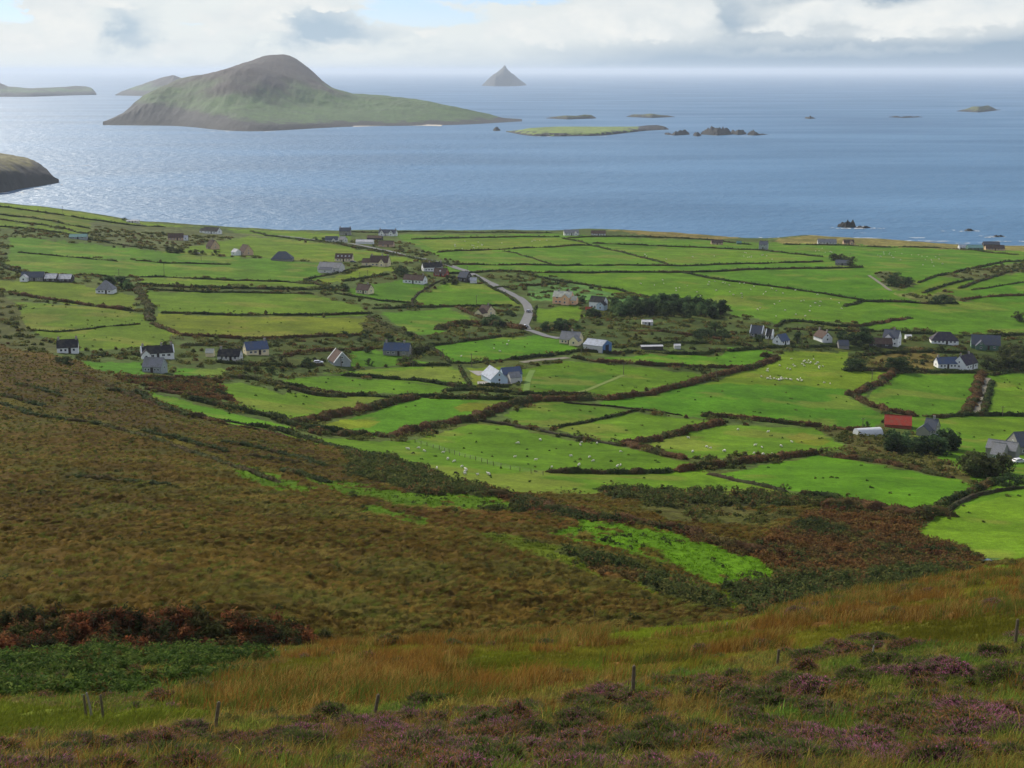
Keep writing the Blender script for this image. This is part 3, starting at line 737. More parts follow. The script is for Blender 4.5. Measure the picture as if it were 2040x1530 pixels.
# --- wind-combed tussocks of the brown hillside
mz = isz(MOOR) & far_z
comb = fbm(cx / 14, cy / 9, 3, 121)
P, C = scatter(mz, np.clip(0.75 * (170 / cy) ** 1.1, 0.12, 0.95), 40000)
tc_ = np.array([alb(c, 1.25) for c in ((114, 102, 44), (102, 90, 38), (90, 78, 32), (106, 108, 44), (94, 104, 40), (138, 124, 62))])
tk = np.clip((fbm(P[:, 0] / 13, P[:, 1] / 8, 3, 123) * 11 - 2.5 + rng.normal(size=len(P)) * 1.0).astype(int), 0, 5)
parts = [tufts(P, tc_[tk], 24, 0.42 + 0.35 * rng.uniform(size=len(P)), 0.012 + P[:, 1] * 0.00017, 0.15, (1.25, -0.45), lj=0.16, tipc=1.8, basec=0.5)]  # highlights and shaded gaps painted in: tips lighter, bases darker
lu = isz(LUSH) & far_z
P, C = scatter(lu, np.clip(0.8 * (170 / cy) ** 1.4, 0.12, 1.0), 9000)
parts.append(tufts(P, C, 8, 0.28, 0.03 + P[:, 1] * 0.0004, 0.25, (0.5, -0.3), lj=0.4))
stuff('moor_grass', parts, 'brown wind combed tussock grass covering the big hillside at the left')

# ------------------------------------------------------------------ hedges and banks, each a thing of its own
HT = {'d': [(72, 88, 44), (60, 76, 40), (88, 102, 50), (102, 90, 54)], 'b': [(130, 98, 62), (114, 86, 56), (104, 92, 52), (88, 94, 50)],
      'g': [(104, 108, 60), (90, 98, 54), (112, 98, 64), (80, 88, 48)], 'w': [(104, 100, 78), (84, 88, 56), (92, 80, 58), (70, 76, 42)]}
def resample(P, step):
    P = np.array(P, float); d = np.r_[0, np.cumsum(np.hypot(*np.diff(P[:, :2], axis=0).T))]
    n = max(int(d[-1] / step), 2); s = np.linspace(0, d[-1], n + 1)
    return np.stack([np.interp(s, d, P[:, k]) for k in range(2)], 1), d[-1]
NH = 0
def hedge(kind, pts, label, h=None, w=None, name='hedge', cat='hedge'):
    global NH; NH += 1
    if kind == 'w': name, cat = 'stone_wall', 'stone wall'
    elif ' bank' in label or 'streak' in label: name, cat = 'bank', 'bank'
    h = (h or {'d': 1.5, 'b': 1.9, 'g': 1.4, 'w': 1.1}[kind]) * 0.74; w = (w or {'d': 1.8, 'b': 3.4, 'g': 2.0, 'w': 1.0}[kind]) * 0.66
    W = [at(u, v)[:2] for u, v in pts]
    ym = np.mean([p[1] for p in W])
    P, Ltot = resample(W, max(0.9, ym * 0.0016))
    n = len(P)
    tdir = np.gradient(P, axis=0); tdir /= np.linalg.norm(tdir, axis=1)[:, None] + 1e-9
    nor = np.stack([-tdir[:, 1], tdir[:, 0]], 1)
    s = np.arange(n)
    wob = (vnoise(s * 0.23, s * 0 + NH * 7.7, 131) - 0.5) * w * 0.7
    P = P + nor * wob[:, None]
    hv = h * (0.55 + 0.9 * fbm(s * 0.31, s * 0 + NH * 3.3, 3, 133)); wv = w * (0.65 + 0.7 * fbm(s * 0.21, s * 0 + NH * 5.1, 3, 135))
    ends = np.minimum(1, np.minimum(s, n - 1 - s) / 2.0 + 0.35); hv = hv * ends
    if kind != 'w':   # the odd low gap
        hv = hv * (1 - 0.65 * (vnoise(s * 0.11, s * 0 + NH, 137) > 0.86))
    prof = np.array([(-0.62, -0.12), (-0.52, 0.5), (-0.26, 0.92), (0.08, 1.0), (0.38, 0.82), (0.54, 0.4), (0.64, -0.12)])
    m = len(prof)
    off = prof[None, :, 0] * wv[:, None] * (1 + 0.5 * (rng.uniform(size=(n, m)) - 0.5))
    xy = P[:, None, :] + nor[:, None, :] * off[..., None]
    gz = ground(xy[..., 0], xy[..., 1])
    z = gz + prof[None, :, 1] * hv[:, None] * (1 + 0.4 * (rng.uniform(size=(n, m)) - 0.5))
    V = np.stack([xy[..., 0].ravel(), xy[..., 1].ravel(), z.ravel()], 1)
    pal = np.array([alb(c) for c in HT[kind]])
    big = np.clip((fbm(s * 0.15, s * 0 + NH * 2.1, 3, 139) * 1.9 - 0.45) * 4, 0, 3.99).astype(int)
    cv = np.repeat(pal[big][:, None, :], m, 1) * rng.uniform(0.75, 1.15, (n, m, 1))
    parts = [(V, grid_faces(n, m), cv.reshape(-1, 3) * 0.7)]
    ls = 0.22 + ym * 0.00062
    nl = int(np.clip(Ltot * (w + 2 * h) * 1.5 / (ls * ls * 1.2), 60, 9000)) if kind != 'w' else int(np.clip(Ltot * 1.2 / ls, 20, 1500))
    i = rng.integers(0, n - 1, nl); j = rng.integers(0, m - 1, nl); a = rng.uniform(size=nl); b = rng.uniform(size=nl)
    G = V.reshape(n, m, 3)
    Q = G[i, j]*((1-a)*(1-b))[:, None] + G[i+1, j]*(a*(1-b))[:, None] + G[i, j+1]*((1-a)*b)[:, None] + G[i+1, j+1]*(a*b)[:, None]
    Q = Q + rng.normal(size=(nl, 3)) * ls * 0.35
    lc = pal[np.where(rng.uniform(size=nl) < 0.6, big[i], rng.integers(0, len(pal), nl))] * rng.uniform(0.7, 1.35, (nl, 1))
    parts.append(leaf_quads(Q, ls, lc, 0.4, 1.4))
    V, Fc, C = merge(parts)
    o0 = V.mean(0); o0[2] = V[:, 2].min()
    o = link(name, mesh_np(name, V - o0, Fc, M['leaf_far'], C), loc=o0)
    tag(o, label, cat, 'hedges, banks and walls dividing the land', 'thing')
    return o

HEDGES = [
 ('d', [(-60,408),(0,412),(100,426),(170,437),(240,446),(330,453)], 'uppermost dark hedge under the pale clifftop strip at far left'),
 ('d', [(-60,424),(0,428),(60,434),(130,447),(180,456)], 'second hedge below the pale clifftop strip at far left'),
 ('d', [(-60,432),(0,438),(60,446),(130,456),(175,467)], 'third hedge below the pale clifftop strip, ending near the teal shed'),
 ('d', [(-60,448),(0,452),(45,455),(120,464),(180,478),(250,490),(310,498)], 'dark hedge along the top of the broad left field beside the teal shed'),
 ('d', [(35,503),(90,508),(170,515),(235,521)], 'thin hedge line dividing the broad left field, western half', 1.1, 1.3),
 ('d', [(270,520),(340,525),(400,526),(460,527)], 'thin hedge line dividing the broad left field, half beside the tall pole', 1.1, 1.3),
 ('d', [(140,548),(250,553),(290,552),(420,557),(520,560),(620,566)], 'thin dark hedge behind the hip roofed bungalow and its trees', 1.2, 1.6),
 ('d', [(275,568),(350,572),(480,575),(620,578),(660,574)], 'thick double hedge running right from the hip roofed bungalow', 1.8, 2.6),
 ('d', [(290,577),(420,583),(520,584),(625,586)], 'lower strip of the double hedge right of the hip roofed bungalow', 1.2, 2.0),
 ('b', [(-60,574),(0,580),(30,585),(90,596),(140,603),(200,612),(268,620)], 'brown hedge sloping below the hip roofed bungalow at left', 1.8, 2.6),
 ('g', [(270,572),(283,590),(296,612),(300,640)], 'grey scrubby hedge running downhill from the hip roofed bungalow', 2.2, 5.0),
 ('b', [(300,645),(330,655),(362,668)], 'short brown scrub bank below the grey downhill hedge', 1.5, 3.0),
 ('d', [(320,624),(420,627),(560,629),(660,628),(742,624)], 'long straight hedge between the two yellowing left fields'),
 ('b', [(355,668),(480,675),(600,673),(720,667)], 'brown hedge under the yellow field above the grey gabled house', 1.6, 2.4),
 ('d', [(62,658),(110,662),(200,652),(280,646)], 'faint low hedge crossing the field above the small white cottage', 0.8, 1.2),
 ('d', [(500,461),(530,470),(620,480),(690,490),(760,502),(860,522),(900,531)], 'long roadside hedge sloping past the shore farm', 1.6, 2.2),
 ('d', [(690,462),(800,463),(900,463),(1000,463),(1100,464)], 'dark hedge along the cliff edge behind the twin gabled house', 1.3, 2.2),
 ('d', [(820,477),(950,474),(1040,472),(1115,472)], 'hedge across the far green plain, nearest the cliff edge'),
 ('d', [(870,503),(1000,497),(1090,493),(1180,489)], 'hedge across the far plain below the pale sheep strip'),
 ('d', [(1120,475),(1180,490),(1240,503),(1290,516),(1332,528)], 'long slanting hedge cutting across the far plain'),
 ('d', [(900,527),(1040,528),(1160,529),(1330,530),(1440,527),(1640,522)], 'upper of two long parallel hedges on the far plain', 1.5, 2.2),
 ('d', [(885,546),(1000,541),(1150,544),(1350,543),(1520,537),(1720,533)], 'lower of two long parallel hedges on the far plain', 1.6, 2.4),
 ('d', [(1358,543),(1450,560),(1600,580),(1722,598)], 'slanting hedge above the wide sheep pasture at right centre', 1.4, 2.0),
 ('d', [(1030,545),(1090,556),(1150,566),(1230,577),(1320,602)], 'slanting hedge leading down to the dark plantation', 1.4, 2.2),
 ('d', [(1180,485),(1350,492),(1520,499),(1640,512)], 'long hedge behind the slanting one, ending at the scrubby ruin'),
 ('d', [(1130,474),(1300,473),(1420,479),(1500,488)], 'hedge in front of the coastal heath by the low brown bungalow'),
 ('d', [(1000,500),(1050,512),(1100,527)], 'short thin slanting hedge on the far plain', 1.0, 1.4),
 ('d', [(1560,487),(1700,490),(1900,496),(2030,508)], 'hedge along the coastal heath in front of the shore bungalows'),
 ('d', [(980,574),(1060,569),(1140,563)], 'hedge between the road and the rough green strip'),
 ('d', [(1870,550),(1940,535),(2000,522),(2070,517)], 'dark hedge climbing to the right edge below the shore farm', 1.7, 2.6),
 ('d', [(1828,564),(1850,556),(1872,549)], 'short hedge between the hollow and the climbing right hedge'),
 ('d', [(1838,584),(1880,570),(1938,556)], 'hedge along the narrow yellow field right of the hollow', 1.5, 2.4),
 ('d', [(1910,575),(1960,558),(2060,532)], 'hedge above the bright field at the right edge', 1.6, 2.6),
 ('d', [(1935,578),(1990,570),(2060,560)], 'thin hedge dividing the bright field at the right edge', 0.9, 1.2),
 ('b', [(1915,598),(1960,592),(2060,586)], 'brown hedge under the bright field at the right edge', 1.5, 2.4),
 ('d', [(1680,611),(1720,601),(1800,602),(1850,606),(1910,605)], 'dark curved hedge below the scrubby hollow', 1.8, 2.8),
 ('d', [(1545,652),(1565,641),(1600,641),(1650,648),(1700,652),(1735,648)], 'wavy dark hedge behind the small white gabled cottages', 1.7, 2.6),
 ('b', [(1735,647),(1770,640),(1815,634)], 'reddish brown hedge end on the pasture above the white two storey house', 1.7, 3.6),
 ('d', [(1560,656),(1680,660),(1760,660),(1830,665),(1950,670),(2060,668)], 'hedge behind the row of houses at right'),
 ('b', [(878,658),(900,648),(960,646),(1010,650),(1042,657)], 'thick brown bank beside the bend of the road', 2.8, 6.0),
 ('d', [(850,689),(900,684),(950,677),(1000,670),(1050,664)], 'hedge along the top of the bright field by the road bend', 1.4, 2.2),
 ('d', [(905,724),(1000,718),(1100,709),(1150,701),(1180,701)], 'dark hedge between the bright field and the pale blue house', 1.8, 2.6),
 ('b', [(1138,713),(1200,722),(1290,728),(1400,732),(1500,734)], 'brown hedge below the field in front of the blue shed', 1.9, 2.8),
 ('d', [(1170,701),(1230,706),(1270,700),(1330,705),(1400,706),(1447,698)], 'hedge looping in front of the long dark trailer', 1.8, 2.4),
 ('b', [(1080,799),(1200,795),(1300,785),(1370,767),(1420,750),(1480,738),(1550,715),(1515,709)], 'long thick brown bank winding across the middle of the fields', 2.2, 4.2),
 ('b', [(590,847),(640,835),(680,825),(770,805),(832,791)], 'thick rusty hedge slanting up from the moor edge', 2.4, 4.6),
 ('d', [(680,748),(730,751),(813,757),(860,762),(913,771),(1013,770)], 'curving dark hedge ending under the pale blue house', 1.7, 2.6),
 ('d', [(880,780),(980,780),(1047,787),(1180,789)], 'dark hedge joining the rusty banks below the pale blue house', 1.7, 2.6),
 ('d', [(530,762),(600,774),(680,788),(740,789),(830,791),(930,795),(1040,797)], 'long dark hedge along the top of the patchy bright field', 1.8, 2.6),
 ('b', [(940,838),(957,832),(997,815),(1047,799),(1085,797)], 'rusty hedge between the patchy bright field and the darker paddock', 2.6, 5.5),
 ('b', [(768,872),(820,861),(870,850),(940,837)], 'rusty hedge along the bottom of the patchy bright field', 2.6, 5.0),
 ('b', [(615,862),(680,868),(730,864),(770,872)], 'brown and dark hedge at the top of the big sheep field', 1.9, 3.2),
 ('w', [(947,837),(1013,847),(1093,863),(1147,873),(1240,889)], 'low mossy wall slanting along the darker paddock', 1.0, 1.6),
 ('d', [(1097,855),(1163,843),(1220,830),(1273,818)], 'thin dark hedge dividing the darker paddock', 1.1, 1.3),
 ('w', [(1123,802),(1213,810),(1290,818),(1360,828)], 'thin wall line along the bottom of the big bright pasture', 0.8, 1.0),
 ('b', [(1397,829),(1450,832),(1510,838),(1593,847),(1693,857),(1722,858)], 'brown hedge running right toward the red roofed barn', 2.0, 3.2),
 ('b', [(1440,843),(1400,852),(1360,863),(1290,880),(1243,888)], 'thick brown hedge making the upper side of the pointed sheep field', 2.3, 4.2),
 ('b', [(1247,888),(1297,900),(1330,909),(1365,916)], 'brown hedge making the lower left side of the pointed sheep field', 1.9, 3.2),
 ('b', [(1627,904),(1577,911),(1527,918),(1427,930),(1345,940)], 'thick rusty hedge under the pointed sheep field', 2.3, 4.2),
 ('d', [(1340,940),(1280,943),(1213,944),(1090,941)], 'dark bushy hedge at the end of the post fence', 1.7, 2.8),
 ('b', [(1633,906),(1693,914),(1750,922),(1820,936),(1900,953)], 'broken brown hedge below the rough slope by the barn', 1.6, 2.8),
 ('w', [(1410,945),(1450,954),(1493,963),(1530,972),(1567,981)], 'tumbled low wall at the corner of the lower bright field', 1.0, 1.6),
 ('d', [(1593,983),(1640,990),(1680,998)], 'short dark hedge at the foot of the lower bright field', 1.6, 2.6),
 ('b', [(1640,1004),(1727,1012),(1810,1026),(1885,1022)], 'broad russet bank curving under the lower bright field', 2.4, 7.0),
 ('d', [(1866,1014),(1905,995),(1947,976),(1980,962)], 'dark hedge on the left side of the sunken lane', 1.8, 3.0),
 ('w', [(1880,1026),(1910,1005),(1943,988),(1993,977),(2060,972)], 'stone wall on the right side of the sunken lane', 1.2, 1.8),
 ('b', [(1783,738),(1753,763),(1713,780),(1693,787),(1720,803),(1760,817),(1827,830)], 'hooked russet hedge round the field by the white farmhouse', 2.3, 4.4),
 ('b', [(1957,742),(1943,790),(1925,824)], 'russet hedge on the left of the lane below the white farmhouse', 2.3, 5.0),
 ('d', [(1976,760),(1968,790),(1960,822)], 'dark hedge on the right of the lane below the white farmhouse', 1.7, 3.0),
 ('d', [(2060,736),(2010,741),(1977,749)], 'dark hedge above the field at the right edge', 1.7, 2.6),
 ('d', [(1838,829),(1873,833),(1927,828),(1985,828),(2060,829)], 'hedge across the foot of the lane by the barn', 1.7, 2.6),
 ('d', [(1680,739),(1767,738),(1850,742),(1945,743)], 'hedge in front of the white farmhouse garden', 1.9, 3.2),
 ('b', [(287,775),(367,788),(433,792),(467,801)], 'brown bank at the top of the pale green left field', 1.7, 3.4),
 ('b', [(247,753),(300,757),(390,757),(443,763)], 'brown bank under the grey cottage and its bright lawns', 1.7, 3.2),
 ('g', [(450,752),(500,755),(567,773),(633,788),(690,791)], 'olive hedge slanting over the pale green left field', 1.8, 3.4),
 ('d', [(383,795),(473,817),(533,830),(587,847),(650,860),(700,866)], 'thick dark hedge along the foot of the pale green left field', 2.2, 4.5),
 ('d', [(273,783),(327,812),(383,830),(467,842),(560,858),(640,884),(760,912)], 'dark scrubby hedge where the moor meets the fields', 1.5, 3.0),
 ('b', [(955,980),(1047,993),(1100,1013),(1180,1030),(1280,1043),(1360,1057),(1450,1085),(1530,1102)], 'long rust coloured bracken bank on the valley side', 1.5, 4.5),
 ('d', [(607,558),(678,542),(740,531)], 'hedge beside the big grey barn', 1.3, 1.8),
 ('d', [(683,561),(730,554),(775,547)], 'hedge between the yellow field and the cream walled bungalow', 1.5, 2.2),
 ('d', [(607,557),(630,566),(655,574)], 'short hedge below the big grey barn', 1.3, 2.0),
 ('d', [(742,616),(821,613),(908,611),(1020,609)], 'hedge along the foot of the walled paddock', 1.4, 2.0),
 ('b', [(908,611),(940,626),(975,642)], 'dark bank sloping down past the cream gabled bungalow', 1.7, 2.6),
 ('w', [(877,560),(850,574),(832,586),(821,600),(824,613)], 'curved stone wall of the paddock below the white cottages', 1.2, 1.6),
 ('d', [(666,584),(710,592),(755,599),(819,604)], 'hedge below the cream walled bungalow', 1.2, 1.8),
 ('g', [(729,630),(760,645),(793,660),(844,678)], 'olive hedge sloping down the bumpy green field', 1.5, 2.6),
 ('d', [(944,549),(972,569),(1005,586),(1035,606)], 'roadside hedge on the near side of the winding road', 1.3, 1.8),
 ('d', [(852,687),(875,705),(898,724)], 'hedge right of the slate roofed stone cottage', 1.5, 2.0),
 ('d', [(806,728),(850,729),(898,728)], 'clipped dark hedge below the slate roofed stone cottage', 1.3, 1.8),
 ('d', [(-60,515),(0,529),(20,537),(42,543)], 'dark hedge beside the grey farm at the left edge', 2.2, 3.5),
 ('d', [(1065,640),(1064,625),(1068,612)], 'roadside hedge inside the road bend', 1.2, 1.8),
 ('d', [(1450,700),(1560,692),(1680,690)], 'dark hedge in front of the small white gabled cottages', 1.6, 2.6),
 ('d', [(0,805),(60,824),(140,838),(210,848)], 'dark heathery bank crossing the left hillside', 1.0, 2.2),
 ('d', [(30,766),(75,775),(118,790)], 'short dark bank at the top of the left hillside', 1.1, 2.4),
 ('g', [(200,848),(300,872),(400,908),(480,935),(560,962)], 'old tussocky boundary bank down the brown hillside', 0.9, 2.2),
 ('d', [(430,722),(480,726),(540,730),(600,730),(645,728)], 'dark hedge winding through the waste ground below the cream gabled cottage', 1.6, 3.0),
 ('b', [(560,712),(590,704),(640,700),(700,698),(745,695)], 'brown hedge above the grey gabled house', 1.7, 3.0),
 ('g', [(360,690),(420,688),(470,690),(486,696)], 'olive hedge behind the low long cottage', 1.5, 2.6),
 ('d', [(165,716),(210,708),(262,706),(285,712)], 'hedge between the small white cottage and the long white one', 1.5, 2.6),
 ('b', [(1230,655),(1270,660),(1330,662),(1395,672),(1440,678)], 'brown hedge below the white flat roofed shed', 1.6, 3.0),
 ('d', [(1250,690),(1330,684),(1420,684),(1500,690)], 'dark hedge crossing the scrub behind the long dark trailer', 1.6, 3.0),
 ('d', [(1700,712),(1760,704),(1840,702),(1930,704)], 'dark hedge at the top of the rough paddock by the farmhouse', 1.6, 2.6),
 ('d', [(916,730),(924,748),(936,768)], 'clipped hedge on the left of the pale blue house plot', 1.2, 1.6),
 ('d', [(1036,728),(1034,748),(1030,768)], 'clipped hedge on the right of the pale blue house plot', 1.2, 1.6),
 ('d', [(0,788),(45,797),(90,809)], 'dark heather streak just below the short dark bank at far left', 1.0, 2.4),
 ('b', [(140,742),(230,775),(330,815),(420,838),(520,858),(600,880)], 'rusty heather streak running along the top edge of the moor', 0.9, 2.0),
 ('d', [(285,858),(340,870),(400,885),(450,901)], 'dark heather streak between the old boundary bank and the rusty streak', 1.0, 2.2),
 ('d', [(490,907),(560,918),(630,930)], 'lower of two dark heather streaks above the bright grass strip', 1.0, 2.2),
 ('d', [(210,778),(245,780),(270,792)], 'short black heather streak at the upper end of the bright sliver field', 1.3, 3.0),
 ('d', [(440,880),(520,895),(600,915),(650,930)], 'dark heather streak above the old boundary bank', 1.1, 2.6),
 ('d', [(560,935),(610,948),(655,962)], 'dark heather streak beside the bright grass strip', 1.2, 3.0),
 ('d', [(130,948),(200,955),(270,960),(340,966)], 'dark rushy bank across the middle of the brown hillside', 0.9, 2.0),
]
for hd in HEDGES: hedge(*hd)
# ------------------------------------------------------------------ islands and rocks
ROCK = alb((56, 53, 50)); 
def island(name, label, base, rows, depth, back, cat='island', grass=None, top=None, cliff=14, rough=0.12, kind='structure', ncol=None, mirror=None, group=None, nseed=1, cliffs=None):
    """base: photo line of the near shore; rows: [(photo line, metres behind the shore)], the last is the skyline"""
    us = [p[0] for p in base]; u0, u1 = min(us), max(us)
    ncol = ncol or int(np.clip((u1 - u0) / 1.6, 14, 480))
    U = np.linspace(u0, u1, ncol)
    def curve(line, sg=1.2): return smooth1(np.interp(U, [p[0] for p in line], [p[1] for p in line]), sg if ncol > 60 else 0)
    vb = curve(base, ncol / 26 if ncol > 120 else 1.0)
    a0, e0 = ray(U, vb); Yb = -H / e0
    ends = np.clip(np.minimum(U - u0, u1 - U) / max(0.08 * (u1 - u0), 1), 0, 1) ** 0.7
    Xr, Yr, Zr = [a0 * (Yb - 0.02 * depth)], [Yb - 0.02 * depth], [np.full(ncol, -3.0)]
    Xr.append(a0 * Yb); Yr.append(Yb); Zr.append(np.zeros(ncol))
    for line, dy in rows:
        last = line is rows[-1][0]; v = curve(line, 1.2 if last or ncol < 120 else ncol / 28); d = (smooth1(np.interp(U, [p[0] for p in dy], [p[1] for p in dy]), ncol / 22 if ncol > 60 else 0) if isinstance(dy, list) else np.full(ncol, float(dy))) * (0.25 + 0.75 * ends)
        a, e = ray(U, v); Y = Yb + d
        Xr.append(a * Y); Yr.append(Y); Zr.append(np.maximum(H + e * Y, -1.0))
    Y = Yr[-1] + back * (0.3 + 0.7 * ends); a = Xr[-1] / Yr[-1]
    Xr.append(a * (Yr[-1] + back * 0.4)); Yr.append(Yr[-1] + back * 0.4); Zr.append(Zr[-1] * 0.55)
    Xr.append(a * Y); Yr.append(Y); Zr.append(np.full(ncol, -3.0))
    Xr, Yr, Zr = map(np.array, (Xr, Yr, Zr))
    nper = int(np.clip(150 / len(Xr), 5, 24)) if ncol > 60 else 5
    Tt = np.linspace(0, len(Xr) - 1, (len(Xr) - 1) * nper + 1)
    X, Y, Z = pchip_rows(Xr, Tt), pchip_rows(Yr, Tt), pchip_rows(Zr, Tt)
    top_ = max(Z.max(), 1.0)
    wl = max(depth / 7.0, 3.0)
    nz = fbm(X / wl, Y / wl, 5, 200 + nseed, 0.55) - 0.5
    lift = np.clip(Z / (0.25 * top_), 0, 1)
    sky = np.exp(-((Tt - (len(Xr) - 3)) / 0.25) ** 2)[:, None]
    Z = Z + nz * lift * rough * top_ * (1 - 0.75 * sky)
    gul = (fbm(X / (wl * 0.35), Y / (wl * 2), 4, 230 + nseed) - 0.5)
    Y = Y + gul * lift * wl * 0.5
    # tint: rock on the steep seaward face, turf above, heath on top
    gy = np.gradient(Z, axis=0) / (np.abs(np.gradient(Y, axis=0)) + 0.3)
    hz = Z / top_
    g = np.array(grass if grass is not None else ROCK); t = np.array(top if top is not None else g)
    m = sstep(0.30, 0.62, hz + 0.5 * (fbm(X / (wl * 1.5), Y / (wl * 1.5), 4, 260 + nseed) - 0.5))[..., None]
    C = g * (1 - m) + t * m
    cl = np.interp(U, [p[0] for p in cliffs], [p[1] for p in cliffs])[None, :] if cliffs else cliff
    rk = sstep(0.75, 1.3, (cl + 22 * (fbm(X / (wl * .4), Y / (wl * .4), 3, 280 + nseed) - 0.5)) / np.maximum(Z, 0.5))
    if grass is None: rk = np.ones_like(Z)
    rk = np.maximum(rk, (Z < 0.05) * 1.0)[..., None]
    C = C * (1 - rk) + ROCK * rk * (0.75 + 0.5 * nz[..., None])
    C = np.clip(C * (1 + 0.5 * (fbm(X / (wl*.25), Y / (wl*.25), 3, 290)[..., None] - 0.5)), 0.004, 0.6)
    c0 = np.array([X.mean(), Y.mean(), 0.0])
    o = link(name, mesh_np(name, np.stack([X.ravel(), Y.ravel(), Z.ravel()], 1) - c0, grid_faces(len(Tt), ncol), M['rock'], C.reshape(-1, 3), grass is not None), loc=c0)
    tag(o, label, cat, group, kind)
    return o
TURF, HEATHER = alb((72, 100, 38)), alb((60, 47, 38))
island('island', 'great humped green island with a brown summit filling the bay at left',
  [(205,249),(235,250),(290,250),(380,251),(420,259),(500,263),(560,260),(640,255),(700,252),(880,250),(960,247),(1040,241)],
  [([(205,248),(225,240),(270,236),(300,232),(380,240),(420,246),(500,251),(640,247),(700,247),(880,246),(960,243),(1040,240)], 60),
   ([(205,247.5),(235,238),(265,212),(300,200),(360,195),(440,200),(520,212),(600,214),(700,212),(800,214),(900,226),(980,238),(1040,240)], [(205,80),(280,160),(440,480),(600,620),(760,520),(900,320),(1040,80)]),
   ([(205,247.4),(235,237),(262,208),(290,187),(330,169),(357,157),(430,146),(480,132),(500,131),(530,143),(560,152),(600,158),(640,170),(700,192),(760,197),(830,203),(900,216),(960,228),(1000,237),(1040,239.8)], [(205,90),(280,300),(440,1000),(520,1150),(640,1000),(760,760),(900,440),(1040,90)]),
   ([(205,247.3),(235,238),(262,210),(290,189),(330,170),(357,157),(430,145),(470,131),(490,124),(510,117),(528,111),(540,109),(552,108.5),(565,108),(578,111),(590,117),(603,126),(615,136),(628,147),(640,159),(652,169),(664,177),(700,186),(760,190),(830,197),(900,212),(960,224),(975,227),(1000,235),(1040,239.6)], [(205,100),(280,420),(440,1500),(540,2100),(600,2000),(660,1500),(760,980),(900,520),(1040,100)])],
  700, 420, grass=TURF, top=HEATHER, cliffs=[(205,120),(260,90),(330,70),(420,50),(520,26),(700,14),(1040,12)], rough=0.065, nseed=1)
island('island', 'low hazy island at the far left edge of the sea',
  [(-160,193),(0,193),(60,193),(150,190),(192,189)],
  [([(-160,188),(0,187),(60,187),(150,186),(188,184),(192,187)], 60), ([(-160,172),(-60,160),(0,165),(15,172),(60,176),(130,173),(150,171),(170,172),(184,176),(190,183),(192,187)], 500)], 500, 400, grass=TURF, top=HEATHER, cliff=30, nseed=2)
island('island', 'hazy blue island peeping out behind the left end of the great island',
  [(230,190),(300,192),(380,192),(460,192)],
  [([(230,188),(300,186),(380,186),(460,188)], 60), ([(230,189),(240,183),(256,177),(280,169),(300,162),(320,155),(338,151),(345,149.5),(357,154),(375,160),(420,172),(460,188)], 700)], 600, 500, grass=TURF, top=HEATHER, cliff=40, nseed=3)
island('island', 'steep pointed pyramid island alone on the horizon',
  [(960,171),(985,172),(1020,172),(1049,170)],
  [([(960,169.5),(968,165),(980,156),(990,150),(1003,146),(1015,152),(1030,160),(1040,166),(1049,169.5)], 200),
   ([(960,169.5),(966,164),(972,158),(980,151),(988,145),(996,139),(1001,135),(1004,130.5),(1007,130.5),(1010,137),(1018,145),(1026,150),(1033,157),(1040,162),(1046,166),(1049,169.5)], 420)], 420, 300, grass=alb((84, 88, 66)), top=alb((84, 82, 70)), cliff=140, rough=0.14, nseed=4)
island('island', 'long flat green islet in front of the great island',
  [(1008,262),(1050,271),(1100,272),(1200,270.5),(1280,261),(1332,258)],
  [([(1008,261.5),(1050,265),(1100,266),(1200,264),(1280,257),(1332,257)], 20), ([(1008,261.5),(1025,260),(1040,258),(1055,255),(1100,252.5),(1150,252),(1200,252.5),(1270,252),(1290,249.5),(1310,249),(1325,252),(1332,257)], [(1008,30),(1100,300),(1200,330),(1332,50)])], 300, 60, grass=alb((126, 146, 62)), cliffs=[(1008,6),(1270,6),(1290,40),(1332,40)], rough=0.05, nseed=5)
island('headland', 'dark sea cliff headland with a tawny grass top at the left edge',
  [(-330,380),(-100,392),(0,386),(40,376),(80,371),(105,366),(117,362)],
  [([(-330,350),(-100,345),(0,345),(18,340),(30,350),(60,348),(85,346),(108,352),(117,361)], 25),
   ([(-330,330),(-100,322),(0,326),(20,328),(50,333),(80,338),(104,350),(117,361)], [(-330,120),(0,90),(60,60),(117,14)]),
   ([(-330,270),(-100,290),(0,305),(20,308),(40,312),(60,317),(78,325),(95,338),(110,355),(117,361)], [(-330,500),(-100,380),(0,260),(60,150),(117,22)])], 200, 120, cat='headland', grass=alb((122, 114, 58)), top=alb((116, 110, 60)), cliffs=[(-330,40),(0,36),(60,34),(117,60)], rough=0.08, nseed=6)
